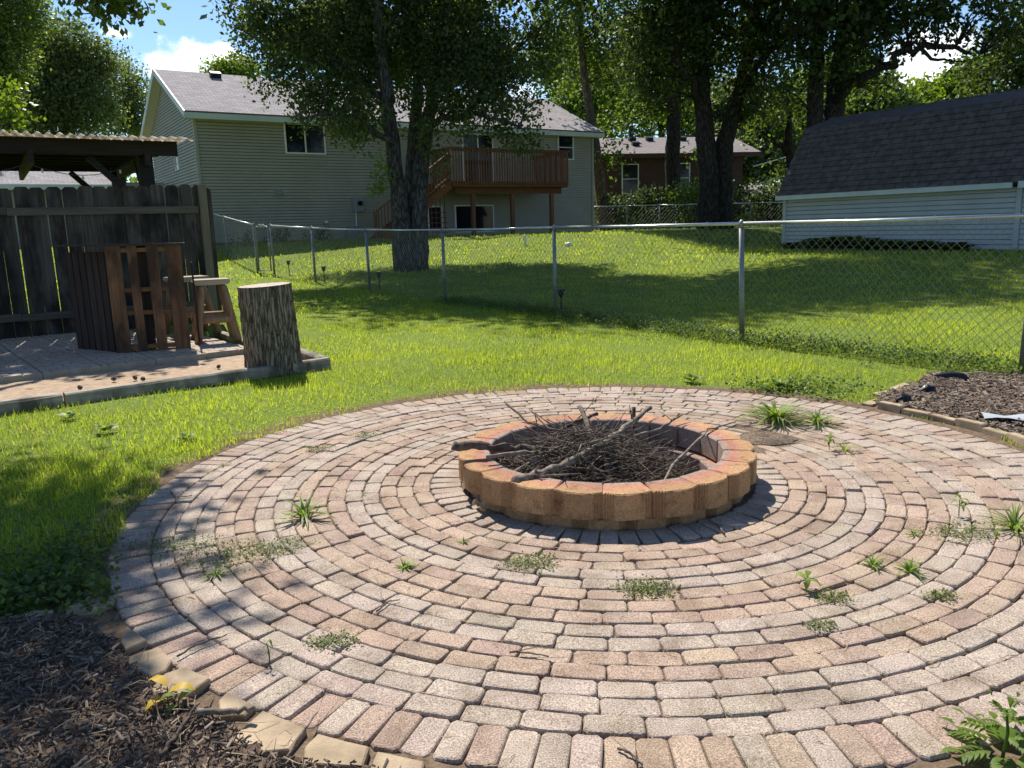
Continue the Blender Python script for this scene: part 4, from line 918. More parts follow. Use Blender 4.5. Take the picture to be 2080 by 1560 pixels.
T5_STEMS = [([(12.5, 33.0, 0.65), (12.39, 33.0, 2.99), (12.28, 33.0, 5.45), (12.28, 33.0, 7.48), (12.29, 33.0, 9.28), (12.05, 33.0, 12.42)], [0.36, 0.33, 0.31, 0.27, 0.22, 0.1]), ([(13.41, 33.5, 0.62), (13.27, 33.5, 3.39), (13.22, 33.5, 5.5), (13.32, 33.5, 6.99), (13.49, 33.5, 8.65), (13.49, 33.5, 12.21)], [0.5, 0.46, 0.42, 0.34, 0.27, 0.1])]
T5_LIMBS = [([(13.23, 33.5, 6.06), (13.26, 32.0, 6.46), (13.91, 31.0, 6.87), (14.65, 30.0, 7.16), (15.61, 29.5, 7.11), (16.38, 29.0, 6.75)], [0.24, 0.2, 0.17, 0.13, 0.09, 0.04]), ([(14.65, 30.0, 7.16), (15.12, 29.5, 6.72), (15.89, 29.0, 6.52)], [0.08, 0.05, 0.02]), ([(12.31, 33.0, 6.93), (11.33, 32.0, 7.83), (10.4, 31.0, 8.49)], [0.16, 0.1, 0.04])]
T5_BLOBS = [((11.54, 32.0, 7.3), (1.17, 1.17, 0.94)), ((10.83, 32.0, 6.26), (0.88, 0.88, 0.7)), ((12.98, 32.0, 8.32), (1.76, 1.76, 1.4)), ((14.0, 31.0, 8.23), (1.51, 1.51, 1.21)), ((13.58, 31.5, 6.98), (0.96, 0.96, 0.77)), ((14.9, 30.0, 8.54), (1.1, 1.1, 0.88)), ((16.04, 29.5, 8.07), (1.12, 1.12, 0.89)), ((17.14, 29.0, 7.68), (1.41, 1.41, 1.13)), ((14.86, 31.0, 7.5), (0.34, 0.34, 0.27)), ((12.19, 32.0, 9.2), (1.56, 1.56, 1.25)), ((14.67, 33.0, 6.32), (0.8, 0.8, 0.64))]
T5_TOP = [((12.05, 31.0, 11.25), (3.02, 3.02, 2.72)), ((14.23, 30.0, 10.71), (2.74, 2.74, 2.47)), ((16.24, 29.0, 10.33), (2.83, 2.83, 2.55)), ((12.84, 30.0, 13.96), (3.48, 3.48, 3.13)), ((15.17, 29.0, 13.33), (3.18, 3.18, 2.86)), ((13.35, 29.0, 16.21), (3.18, 3.18, 2.86))]
T7_STEMS = [([(21.18, 31.0, 1.55), (20.67, 31.0, 4.62), (20.21, 31.0, 7.22), (19.51, 31.0, 10.57)], [0.4, 0.35, 0.3, 0.15])]
T7_BLOBS = [((17.82, 30.5, 6.34), (1.02, 1.02, 0.87)), ((17.16, 30.0, 6.52), (0.66, 0.66, 0.56)), ((18.91, 31.0, 5.71), (1.04, 1.04, 0.88)), ((18.65, 30.5, 6.99), (1.3, 1.3, 1.11)), ((20.14, 31.0, 6.2), (1.7, 1.7, 1.45)), ((20.11, 31.0, 8.24), (1.7, 1.7, 1.45)), ((21.3, 31.0, 7.2), (2.08, 2.08, 1.77)), ((17.54, 31.0, 5.75), (0.53, 0.53, 0.45))]
T2_STEMS = [([(5.23, 43.0, 0.74), (4.98, 43.0, 2.78), (4.73, 43.0, 4.79), (4.44, 43.0, 6.76), (4.2, 43.0, 8.45), (3.97, 43.0, 10.35), (3.87, 43.0, 12.91)], [0.34, 0.3, 0.27, 0.24, 0.2, 0.16, 0.08])]
T2_BLOBS = [((3.23, 43.0, 11.07), (1.84, 1.84, 1.65)), ((4.82, 44.0, 10.54), (1.88, 1.88, 1.69)), ((6.1, 44.0, 11.23), (1.61, 1.61, 1.45)), ((4.04, 44.0, 9.11), (1.34, 1.34, 1.21)), ((5.84, 44.0, 8.82), (1.21, 1.21, 1.09)), ((3.02, 43.0, 13.84), (2.36, 2.36, 2.12)), ((5.48, 43.0, 14.23), (2.62, 2.62, 2.36)), ((5.19, 44.0, 6.87), (0.94, 0.94, 0.85)), ((5.45, 42.0, 5.17), (0.64, 0.64, 0.58)), ((5.32, 42.0, 4.45), (0.46, 0.46, 0.41))]
T3_STEMS = [([(9.39, 46.0, 0.87), (9.36, 46.0, 3.31), (9.28, 46.0, 5.44), (9.31, 46.0, 7.53), (9.39, 46.0, 9.58), (9.43, 46.0, 12.59)], [0.46, 0.42, 0.4, 0.36, 0.3, 0.16])]
T3_BLOBS = [((7.63, 47.0, 7.72), (1.43, 1.43, 1.29)), ((8.72, 47.0, 9.0), (1.58, 1.58, 1.42)), ((10.38, 47.0, 8.7), (1.72, 1.72, 1.55)), ((10.9, 47.0, 10.51), (1.72, 1.72, 1.55)), ((7.89, 47.0, 10.84), (2.01, 2.01, 1.81)), ((10.3, 46.5, 6.79), (0.85, 0.85, 0.77)), ((11.03, 46.0, 5.4), (0.79, 0.79, 0.71)), ((9.77, 47.0, 12.84), (2.58, 2.58, 2.32))]
T6_STEMS = [([(13.34, 38.0, 1.03), (13.26, 38.0, 2.82), (13.14, 38.0, 4.15), (12.94, 38.0, 5.25), (13.0, 38.0, 6.53)], [0.28, 0.25, 0.22, 0.18, 0.08])]
T6_LIMBS = [([(13.11, 38.0, 4.37), (12.63, 38.0, 4.6), (12.15, 38.0, 5.16), (11.81, 38.0, 5.32)], [0.17, 0.15, 0.12, 0.06])]
T6_BLOBS = [((12.01, 38.0, 6.02), (0.93, 0.93, 0.79)), ((12.88, 38.0, 6.75), (1.04, 1.04, 0.89)), ((13.99, 38.5, 6.15), (0.7, 0.7, 0.6)), ((11.35, 38.0, 5.5), (0.58, 0.58, 0.49)), ((13.02, 37.0, 3.0), (0.56, 0.56, 0.48)), ((12.44, 37.0, 3.44), (0.41, 0.41, 0.35))]
BG = {'L1': [((-26.04, 50.0, 12.88), (1.83, 1.83, 1.65)), ((-25.1, 50.0, 11.21), (2.29, 2.29, 2.06)), ((-28.09, 51.0, 10.63), (2.18, 2.18, 1.96)), ((-28.92, 52.0, 13.1), (1.9, 1.9, 1.71)), ((-23.99, 49.0, 9.1), (1.79, 1.79, 1.61)), ((-26.39, 49.0, 8.33), (2.39, 2.39, 2.15)), ((-23.58, 50.0, 11.72), (1.22, 1.22, 1.1)), ((-29.24, 50.0, 8.82), (2.13, 2.13, 1.92))], 'L2': [((-24.97, 56.0, 11.39), (1.54, 1.54, 1.38)), ((-24.06, 55.0, 9.66), (1.51, 1.51, 1.36)), ((-25.75, 55.0, 9.09), (1.68, 1.68, 1.51)), ((-23.45, 54.0, 8.29), (0.99, 0.99, 0.89)), ((-25.63, 57.0, 12.52), (0.87, 0.87, 0.78))], 'L3': [((-25.18, 44.0, 12.51), (1.61, 1.61, 1.45)), ((-26.82, 44.0, 10.88), (2.15, 2.15, 1.93)), ((-25.92, 44.0, 10.13), (1.34, 1.34, 1.21)), ((-27.03, 44.0, 14.43), (2.95, 2.95, 2.66)), ((-24.75, 45.0, 13.46), (1.23, 1.23, 1.11)), ((-28.52, 44.0, 8.24), (2.41, 2.41, 2.17))], 'R1': [((6.4, 70.0, 10.57), (2.99, 2.99, 2.69)), ((9.14, 72.0, 12.78), (2.63, 2.63, 2.37)), ((5.51, 74.0, 14.85), (3.16, 3.16, 2.84)), ((7.0, 68.0, 7.58), (2.49, 2.49, 2.24))], 'R2': [((12.01, 74.0, 10.96), (2.71, 2.71, 2.44)), ((15.01, 76.0, 12.86), (3.24, 3.24, 2.92)), ((17.27, 74.0, 9.98), (2.71, 2.71, 2.44)), ((12.64, 78.0, 15.4), (3.33, 3.33, 3.0))], 'R3': [((19.76, 72.0, 10.89), (2.63, 2.63, 2.37)), ((21.34, 70.0, 8.59), (2.56, 2.56, 2.3)), ((19.17, 68.0, 6.48), (2.07, 2.07, 1.87)), ((20.98, 66.0, 5.88), (1.61, 1.61, 1.45)), ((17.62, 70.0, 7.49), (2.13, 2.13, 1.92))], 'R4': [((24.72, 74.0, 9.79), (2.71, 2.71, 2.44)), ((26.83, 74.0, 11.82), (2.71, 2.71, 2.44)), ((24.75, 70.0, 6.5), (1.92, 1.92, 1.73))], 'R5': [((26.0, 60.0, 9.73), (2.2, 2.2, 1.98)), ((25.31, 62.0, 11.78), (1.89, 1.89, 1.7)), ((26.56, 58.0, 8.43), (1.77, 1.77, 1.59)), ((24.52, 58.0, 8.16), (1.77, 1.77, 1.59))], 'R6': [((33.29, 66.0, 10.26), (1.61, 1.61, 1.37)), ((34.14, 64.0, 10.3), (1.64, 1.64, 1.39)), ((30.21, 62.0, 9.22), (1.7, 1.7, 1.45)), ((37.19, 68.0, 11.98), (1.49, 1.49, 1.27)), ((37.21, 66.0, 12.19), (1.45, 1.45, 1.23))], 'H1': [((-25.05, 75.0, 15.41), (1.28, 1.28, 1.15)), ((-24.03, 76.0, 15.89), (1.16, 1.16, 1.04)), ((-22.43, 75.0, 15.34), (1.14, 1.14, 1.03)), ((-25.97, 75.0, 15.02), (0.91, 0.91, 0.82))]}
OVER = [((-5.52, 12.0, 4.65), (0.25, 0.25, 0.15)), ((-5.75, 12.0, 4.75), (0.22, 0.22, 0.13)), ((-5.26, 12.0, 4.69), (0.18, 0.18, 0.11)), ((-6.0, 12.0, 4.95), (0.44, 0.44, 0.26))]
SAP = [((-9.77, 16.5, 3.96), (0.45, 0.45, 0.36)), ((-9.92, 16.5, 3.64), (0.4, 0.4, 0.32)), ((-9.52, 16.5, 3.72), (0.22, 0.22, 0.18)), ((-10.19, 16.5, 4.11), (0.6, 0.6, 0.48))]
tree('oak_tree', 'double trunked oak tree on the lawn in front of the grey house', (-2.74, 22.54, .20), T1_STEMS, T1_BLOBS, 'leaf_oak', 'bark', dens=11, n_per=44, spread=.19, size=.12, limbs=T1_LIMBS, twigs=150, sides=16)
def canopy(parent, name_base, blobs, leaf, dens=2.6, n_per=26, spread=.45, size=.24):
    C = blob_points([(np.array(c)-np.array(parent.location), r) for c, r in blobs], dens)
    V, F, T = leafcloud(C, n_per, spread, size, np.clip(rng.normal(.4, .22, len(C)), 0, 1))
    o = link('upper_crown', npmesh('upper_crown', V, F, T), parent, MT[leaf]); return o
t1 = [o for o in COL.objects if o.name == 'oak_tree'][0]; canopy(t1, '', T1_TOP, 'leaf_oak'); canopy(t1, '', T1_SPROUT, 'leaf_bright', 60, 26, .13, .11)['kind'] = 'stuff'
t = tree('oak_tree', 'tall oak with thick forked trunk at the back of the lawn', (9.0, 36, 1.0), T4_STEMS, T4_BLOBS, 'leaf_dark', 'bark_dark', dens=3.5, n_per=34, spread=.30, size=.20, limbs=T4_LIMBS, twigs=90); canopy(t, '', T4_TOP, 'leaf_dark', 1.3, 26, .6, .30)
t = tree('oak_tree', 'twin stemmed oak rising behind the shed with an arching limb', (13.2, 33.3, .8), T5_STEMS, T5_BLOBS, 'leaf_dark', 'bark_dark', dens=4, n_per=34, spread=.28, size=.19, limbs=T5_LIMBS, twigs=90); canopy(t, '', T5_TOP, 'leaf_dark', .75, 26, .6, .30)
tree('shade_tree', 'dark leafy tree standing past the far end of the shed', (21.2, 31, .4), T7_STEMS, T7_BLOBS, 'leaf_dark', 'bark_dark', dens=5, n_per=34, spread=.3, size=.19, twigs=60)
tree('slender_tree', 'slender leaning tree beside the corner of the grey house', (4.9, 43, 1.0), T2_STEMS, T2_BLOBS, 'leaf_mid', 'bark_tan', dens=1.9, n_per=30, spread=.36, size=.24, twigs=70)
tree('shade_tree', 'straight dark trunked tree in front of the brown house', (9.1, 46, 1.0), T3_STEMS, T3_BLOBS, 'leaf_mid', 'bark_dark', dens=1.7, n_per=30, spread=.38, size=.25, twigs=70)
tree('crooked_tree', 'small crooked tree with a sideways limb next to the shed', (13.2, 38, 1.0), T6_STEMS, T6_BLOBS, 'leaf_mid', 'bark_dark', dens=4.5, n_per=28, spread=.28, size=.20, limbs=T6_LIMBS, twigs=40)
BGL = dict(L1=('background_tree', 'large grey green tree rounding up behind the garage wing', 'leaf_grey', .21), L2=('background_tree', 'lower broad tree between the garage wing and the house gable', 'leaf_grey', .21),
 L3=('background_tree', 'dark loose tree over the end of the pergola roof', 'leaf_mid', .19), R1=('background_tree', 'pale green tree behind the corner of the grey house', 'leaf_bright', .32), R2=('background_tree', 'sunlit tree behind the brown house roof', 'leaf_bright', .32),
 R3=('background_tree', 'grey green tree behind the service cables', 'leaf_grey', .34), R4=('background_tree', 'sunny tree behind the crooked tree', 'leaf_bright', .32), R5=('background_tree', 'dark rounded tree just above the shed roof break', 'leaf_mid', .38),
 R6=('background_tree', 'bright yellow green tree beyond the shed ridge', 'leaf_bright', .38), H1=('background_tree', 'yellow green treetop peeping over the house ridge', 'leaf_bright', .32))
for k, (nm, lb, lf, sz) in BGL.items():
    bl = BG[k]; c = np.mean([b[0] for b in bl], 0); d = sum(b[1][0]**3*3.6 for b in bl)
    dens = min(3.4, 800/d)*(.62 if k in ('R1', 'R2', 'R4') else 1); top = max(b[0][2] for b in bl)
    st = [([(c[0], c[1]+.5, .8), (c[0]+.2, c[1]+.4, c[2]*.5), (c[0]-.1, c[1]+.3, c[2]), (c[0], c[1]+.2, top)], [.4, .34, .24, .06])]
    tree(nm, lb, (c[0], c[1]+.5, .95), st, bl, lf, 'bark_dark', dens=dens, n_per=46, spread=.45 if sz > .3 else .36, size=sz, twigs=40, group='trees in the background', tint=(.5, .28), sides=8)
# far belt of trees closing the view between the houses
FARB = []
for k, (x, y, h, r) in enumerate([(-75, 95, 9, 9), (-58, 92, 8, 8), (-40, 96, 7.5, 8), (-24, 98, 7, 8), (-8, 100, 8, 8), (8, 98, 9, 8), (24, 96, 9, 8), (40, 92, 9, 8), (56, 90, 10, 9), (72, 84, 11, 9)]):
    FARB += [((x, y, h*.35), (r, r*.5, h*.4)), ((x+rng.uniform(-2, 2), y, h*.8), (r*.7, r*.5, h*.35))]
C = blob_points(FARB, .10); V, F, T = leafcloud(C, 26, 1.1, .85, np.clip(rng.normal(.4, .25, len(C)), 0, 1))
tag(link('distant_woods', npmesh('distant_woods', V, F, T), None, MT['leaf_mid']), 'distant belt of green woods closing the horizon', 'woods', kind='stuff')
# tree at the left whose crown overhangs the bed and shades it
OV = OVER*3 + [((-3.98, 8.4, 6.2), (.5, .5, .35)), ((-3.75, 7.8, 6.2), (.45, .5, .35)), ((-3.48, 7.35, 6.2), (.45, .45, .3)), ((-4.2, 8.95, 6.3), (.5, .45, .35)), ((-4.6, 8.2, 6.5), (.8, .8, .5)), ((-7.2, 14.4, 6.4), (.9, .9, .6)), ((-8.3, 13.2, 6.6), (1.1, 1.1, .7)), ((-6.3, 13.4, 6.3), (.7, .7, .5)), ((-7.0, 14.0, 6.7), (1.0, 1.0, .6)), ((-7.8, 13.6, 6.9), (1.0, 1.0, .6)), ((-6.4, 13.7, 6.6), (.6, .6, .4)), ((-4.3, 8.3, 6.2), (.75, .75, .5)), ((-3.75, 7.5, 6.2), (.55, .6, .4)), ((-5.2, 9.0, 6.4), (.9, .7, .5)), ((-4.2, 7.4, 6.4), (.7, .7, .5)), ((-3.35, 6.7, 5.9), (.35, .4, .3)), ((-4.6, 7.7, 6.3), (.95, .9, .6)), ((-3.9, 6.8, 6.1), (.75, .75, .5)), ((-5.4, 8.4, 6.6), (1.2, 1.1, .8)), ((-4.6, 6.2, 6.0), (.8, .8, .5)), ((-5.6, 6.8, 6.6), (1.3, 1.2, .8)), ((-3.4, 6.0, 5.7), (.45, .5, .35)), ((-6.6, 7.6, 7.2), (1.5, 1.4, 1.0)), ((-6.9, 9.4, 7.0), (1.3, 1.3, .9)), ((-5.2, 5.0, 6.1), (.9, .9, .6)), ((-6.2, 5.4, 6.6), (1.2, 1.2, .8))]  # clumps behind the fence are added out of view to shade the terrace
tree('maple_tree', 'tree at the terrace end with boughs overhanging the bed', (-7.6, 8.0, 0), [([(-7.6, 8.0, -.1), (-7.5, 7.9, 2.2), (-7.3, 7.8, 4.4), (-7.0, 7.6, 6.4), (-6.6, 7.4, 7.8)], [.30, .24, .20, .14, .05])], OV, 'leaf_mid', 'bark', dens=22, n_per=26, spread=.20, size=.13,
     limbs=[([(-7.3, 7.8, 4.4), (-6.2, 7.4, 5.6), (-5.0, 7.0, 6.2), (-3.9, 6.6, 6.1)], [.12, .09, .06, .02]), ([(-7.2, 7.8, 5.0), (-6.4, 9.0, 6.0), (-6.3, 11.2, 5.2), (-6.1, 12.0, 5.0)], [.10, .08, .05, .02])], twigs=90)
tree('maple_sapling', 'bright yellow green maple sapling over the pergola roof', (-10.9, 16.6, 0), [([(-10.9, 16.6, 0), (-10.8, 16.6, 1.8), (-10.6, 16.5, 3.2), (-10.4, 16.5, 4.2)], [.08, .07, .05, .02])], SAP, 'leaf_bright', 'bark', dens=26, n_per=22, spread=.14, size=.12, twigs=30, tint=(.75, .2))

# ------------------------------------------------------------------ shrubs, hostas
for k, (x, y, w, h, lf, lb) in enumerate([(5.4, 43.2, 1.5, 1.6, 'leaf_dark', 'dark shrub behind the far fence at the house corner'), (7.6, 43.6, 1.6, 1.9, 'leaf_dark', 'broad dark shrub below the brown house window'), (9.6, 43.0, 1.5, 2.1, 'leaf_mid', 'leafy shrub with lit tips left of the forked oak trunk'),
        (12.0, 43.8, 1.5, 1.9, 'leaf_dark', 'dense dark shrub just right of the forked oak trunk'), (14.4, 44.5, 1.7, 2.2, 'leaf_dark', 'tall dark shrub under the outbuilding roof'), (17.0, 45.2, 1.7, 2.1, 'leaf_dark', 'dark shrub nearest the shed behind the far fence'), (12.1, 42.0, .5, .7, 'leaf_bright', 'small bright lit bush at the foot of the far fence')]):
    z = 1.03; bush('hedge_shrub', lb, (x, y, z), [((x, y, z+h*.5), (w, w*.7, h*.5)), ((x+.4, y-.2, z+h*.85), (w*.6, w*.5, h*.3)), ((x-.5, y, z+h*.8), (w*.5, w*.5, h*.3))], lf, 9 if w > 1 else 40, 18, .25 if w > 1 else .12, .20 if w > 1 else .11, 'shrubs behind the far fence', tint=(.12, .2) if lf == 'leaf_dark' else (.5, .25))
hu = Vector((.5, -.866)); hn = Vector((-.866, -.5))
HLB = ['low hosta clump at the far corner of the shed wall', 'broad hosta clump second along the shed wall', 'tall dark hosta clump third along the shed wall', 'spreading hosta fourth along the shed wall', 'small hosta fifth along the shed wall', 'low hosta sixth along the shed wall', 'thin hosta clump nearest the shed corner trim']
def hosta(label, x, y, r, h, n=46, mat='leaf_mid', cat='hosta', grp='hostas along the shed wall'):
    z = zt1(x, y); o = empty('hosta', (x, y, z), 0, label, cat, grp); vs = []; fs = []; tt = []
    for k in range(n):
        t = random.uniform(0, 6.28); el = random.uniform(.25, 1.35); L = r*random.uniform(.7, 1.15); w = L*.20
        d = Vector((math.cos(t), math.sin(t), 0)); s = Vector((-d.y, d.x, random.uniform(-.3, .3))).normalized(); b = len(vs); tn = random.random()
        for f, ww in ((.0, .12), (.35, .35), (.6, 1), (.85, .8), (1.1, .05)):
            c = d*(L*f*math.cos(el)+L*.28*f*f*math.sin(el)) + Vector((0, 0, max(.01, h*1.5*(f*math.sin(el)-.42*f*f*math.sin(el)))))
            vs += [c-s*w*ww, c+s*w*ww]; tt += [tn, tn]
        fs += [(b+2*q, b+2*q+1, b+2*q+3, b+2*q+2) for q in range(4)]
    link('leaves', npmesh('leaves', np.array(vs), np.array(fs), tt, True), o, MT[mat]); return o
for k, (d, r, h) in enumerate([(.9, .38, .26), (1.9, .55, .42), (2.8, .62, .48), (3.7, .5, .42), (4.5, .45, .34), (5.4, .5, .33), (6.3, .42, .28)]):
    p = Vector((9.4, 27.6))+hu*d+hn*.55; hosta(HLB[k], p.x, p.y, r*1.15, h, 110)
hosta('pale variegated hosta beside the oak trunk base', -3.6, 27.2, .42, .40, 40, 'weed', 'hosta', None)
for k, (x, y, w, lb) in enumerate([(-9.9, 30.4, .5, 'low dark shrub at the house foundation near the fence end'), (-8.7, 31.2, .55, 'rounded shrub at the house foundation behind the gate'), (-7.5, 32.1, .6, 'leafy shrub at the house foundation past the gate post')]):
    z = zt1(x, y); bush('foundation_shrub', lb, (x, y, z), [((x, y, z+.2), (w, w, .28)), ((x+.2, y, z+.38), (w*.5, w*.5, .18))], 'leaf_dark', 50, 12, .1, .10, 'shrubs along the house foundation')

# ------------------------------------------------------------------ planting beds
BEDL = [(-1.86, 2.70), (-1.62, 2.70), (-1.36, 2.50), (-1.18, 2.28), (-.95, 2.12), (-.80, 1.98), (-.62, 1.86), (-.40, 1.80), (.30, 1.62), (1.6, 1.5), (2.4, 1.2), (2.6, -1.5), (-4.0, -1.5), (-3.6, 2.3), (-2.5, 2.60)]
BEDR = [(2.62, 5.66), (2.86, 5.98), (3.30, 6.34), (3.58, 6.70), (4.35, 6.62), (5.2, 5.4), (5.4, 3.2), (3.6, 2.8), (3.04, 4.0), (3.06, 4.55), (3.03, 4.86), (2.90, 5.22), (2.76, 5.48)]
def inpoly(px, py, poly):
    r = np.zeros(px.shape, bool); n = len(poly); j = n-1
    for i in range(n):
        xi, yi = poly[i]; xj, yj = poly[j]
        c = ((yi > py) != (yj > py)) & (px < (xj-xi)*(py-yi)/((yj-yi) or 1e-9)+xi); r ^= c; j = i
    return r
def bed(name, poly, step=.05, bulge=.02):
    xa = np.arange(min(p[0] for p in poly), max(p[0] for p in poly)+step, step); ya = np.arange(min(p[1] for p in poly), max(p[1] for p in poly)+step, step)
    Xb, Yb = np.meshgrid(xa, ya); ins = inpoly(Xb.ravel(), Yb.ravel(), poly); n1 = len(xa)
    Zb = .004+bulge*.5+rng.uniform(-.5, .5, Xb.size)*bulge; Zb = np.where(ins, Zb, -.03)
    q = np.hypot(Xb.ravel()-PC[0], Yb.ravel()-PC[1]); Zb = np.where(q < 2.47, -.05, Zb)
    i_, j_ = np.meshgrid(np.arange(len(ya)-1), np.arange(n1-1), indexing='ij'); a_ = (i_*n1+j_).ravel()
    F = np.stack([a_, a_+1, a_+n1+1, a_+n1], 1); F = F[ins[F].any(1)]
    o = link(name, npmesh(name, np.stack([Xb.ravel(), Yb.ravel(), Zb], 1), F, smooth=True), None, MT['mulch']); tag(o, kind='structure'); return o
bed('mulch_bed', BEDL); bed('mulch_bed', BEDR, .06, .03)
def chips(name, label, poly, n, Ls, edge=None, zb=.012):
    px = rng.uniform(min(p[0] for p in poly), max(p[0] for p in poly), n*3); py = rng.uniform(min(p[1] for p in poly), max(p[1] for p in poly), n*3)
    ok = inpoly(px, py, poly) & (np.hypot(px-PC[0], py-PC[1]) > 2.43); px, py = px[ok][:n], py[ok][:n]; m = len(px)
    t = rng.uniform(0, 6.28, m); e = rng.normal(0, .22, m); L = rng.uniform(*Ls, m)*rng.choice([.5, 1, 1, 1.7], m); w = L*rng.uniform(.06, .28, m)
    d = np.stack([np.cos(t)*np.cos(e), np.sin(t)*np.cos(e), np.sin(e)], 1)*L[:, None]/2; s = np.stack([-np.sin(t), np.cos(t), rng.normal(0, .3, m)], 1)*w[:, None]/2
    c = np.stack([px, py, zb+rng.uniform(0, .022, m)], 1); k = np.array([0, 0, .003])
    V = np.stack([c-d-s, c+d*.9-s*.6, c+d+s*.7, c-d*.8+s, c-d*.9+k+[0, 0, .002], c+d*.9+k+[0, 0, .002]], 1).reshape(-1, 3); b = np.arange(m)*6
    F = np.concatenate([np.stack([b, b+1, b+5, b+4], 1), np.stack([b+4, b+5, b+2, b+3], 1)])
    tn = np.repeat(np.clip(rng.beta(1.5, 3.2, m)+rng.choice([0, 0, 0, .35], m), 0, 1), 6)
    tag(link(name, npmesh(name, V, F, tn), None, MT['chip']), label, 'mulch', kind='stuff')
chips('bark_chips', 'dark shredded bark chips and straw in the shaded front bed', [(-2.9, 2.62), (-1.62, 2.68), (-1.36, 2.48), (-1.18, 2.26), (-.95, 2.10), (-.62, 1.84), (-.2, 1.75), (-.2, 1.1), (-2.9, 1.1)], 26000, (.007, .030))
chips('bark_chips', 'brown wood chips in the sunny bed beside the paver edging', [(2.62, 5.66), (2.86, 5.98), (3.30, 6.34), (3.58, 6.70), (4.35, 6.62), (4.9, 5.8), (4.6, 4.0), (3.2, 4.0), (3.06, 4.55), (3.03, 4.86), (2.90, 5.22), (2.76, 5.48)], 12000, (.018, .065), zb=.02)
m = MB()
for k in range(420):
    x = random.uniform(-2.2, -.1); y = random.uniform(1.5, 2.65)
    if y > 2.62-(x+1.6)*.72: continue
    t = random.uniform(0, 6.28); L = random.uniform(.03, .12); m.tube([(x, y, .02+random.random()*.02), (x+L*.5*math.cos(t), y+L*.5*math.sin(t), .03+random.random()*.02), (x+L*math.cos(t+.3), y+L*math.sin(t+.3), .018)], [.0011, .0012, .0006], 3, cap=False)
tag(m.build('dry_needles', MT['straw']), 'loose dry straw and needles over the front bed', 'straw', kind='stuff')
m = MB()
for k in range(900):
    t = random.uniform(0, 6.28); r = random.uniform(.98, 2.47)
    x, y = PC[0]+r*math.cos(t), PC[1]+r*math.sin(t)
    if random.random() < .7: # most straw gathers in the joints
        r = R_IN+round((r-R_IN)/CW)*CW; x, y = PC[0]+r*math.cos(t), PC[1]+r*math.sin(t); a = t+math.pi/2+random.gauss(0, .25)
    else: a = random.uniform(0, 6.28)
    L = random.uniform(.015, .07); z = .002
    m.tube([(x, y, z), (x+L*.5*math.cos(a), y+L*.5*math.sin(a), z+.003), (x+L*math.cos(a+.25), y+L*math.sin(a+.25), z)], [.0010, .0012, .0006], 3, cap=False)
tag(m.build('straw_litter', MT['straw']), 'wisps of dry straw caught in the paver joints', 'straw', kind='stuff')
# tan edging blocks between lawn, bed and patio
EDG = [([(-1.824, 2.603), (-1.791, 2.737), (-1.712, 2.732), (-1.697, 2.668), (-1.752, 2.599)], 'long flat tan edging block farthest into the shaded lawn'), ([(-1.679, 2.756), (-1.616, 2.826), (-1.536, 2.842), (-1.512, 2.78), (-1.563, 2.698), (-1.64, 2.684)], 'tan edging block with a lit end between lawn and mulch'),
 ([(-1.368, 2.578), (-1.256, 2.482), (-1.299, 2.42), (-1.342, 2.475)], 'small wedge of tan block against the shaded pavers'), ([(-1.273, 2.388), (-1.201, 2.446), (-1.121, 2.36), (-1.114, 2.291), (-1.142, 2.26), (-1.245, 2.327)], 'six sided tan block lying fully in shade'),
 ([(-1.126, 2.2), (-1.106, 2.272), (-1.058, 2.307), (-.953, 2.237), (-.991, 2.151), (-1.069, 2.138)], 'tan block half lit beside the yellow leaved weed'), ([(-.886, 2.121), (-.878, 2.167), (-.77, 2.091), (-.784, 2.044), (-.855, 2.047)], 'small sunlit tan block half buried in mulch'),
 ([(-.784, 1.947), (-.737, 2.061), (-.592, 1.975), (-.614, 1.884), (-.694, 1.874), (-.777, 1.925)], 'large sunlit tan block by the broken sticks'), ([(-.575, 1.889), (-.553, 1.944), (-.475, 1.912), (-.403, 1.882), (-.406, 1.80), (-.559, 1.82)], 'tan block set next to the largest sunlit block'),
 ([(-.38, 1.87), (-.25, 1.825), (-.26, 1.74), (-.39, 1.78)], 'tan edging block at the end of the front edging row'),
 ([(2.62, 5.66), (2.80, 5.80), (2.74, 5.87), (2.57, 5.72)], 'low tan block where the right bed meets the dirt'), ([(2.82, 5.93), (3.05, 6.05), (2.99, 6.13), (2.78, 6.02)], 'flat tan block second along the right bed edge'), ([(2.99, 6.07), (3.24, 6.16), (3.36, 6.36), (3.20, 6.38), (3.00, 6.20)], 'broad tan block third along the right bed edge'), ([(3.46, 6.55), (3.68, 6.62), (3.76, 6.78), (3.58, 6.76)], 'tan block at the fence corner of the right bed')]
for poly, lb in EDG:
    c = (sum(p[0] for p in poly)/len(poly), sum(p[1] for p in poly)/len(poly)); P = [(x-c[0], y-c[1]) for x, y in poly]
    if sum(P[i][0]*P[(i+1) % len(P)][1]-P[(i+1) % len(P)][0]*P[i][1] for i in range(len(P))) < 0: P = P[::-1]
    o = MB().prism(P, -.06, .014, .004).build('edging_block', MT['edge_stone']); o.location = (c[0], c[1], random.uniform(-.004, .006)); o.rotation_euler = (random.uniform(-.02, .02), random.uniform(-.02, .02), 0); tag(o, lb, 'edging block', 'tan edging blocks round the beds')
EP = [(2.644, 5.607), (2.74, 5.439), (2.833, 5.252), (2.92, 5.077), (2.981, 4.877), (3.017, 4.683), (3.034, 4.50), (3.045, 4.30)]
EL = ['first thin edging brick from the dirt corner', 'second thin edging brick from the dirt corner', 'third thin edging brick from the dirt corner', 'fourth thin edging brick from the dirt corner', 'fifth thin edging brick from the dirt corner', 'sixth thin edging brick from the dirt corner', 'seventh thin edging brick from the dirt corner']
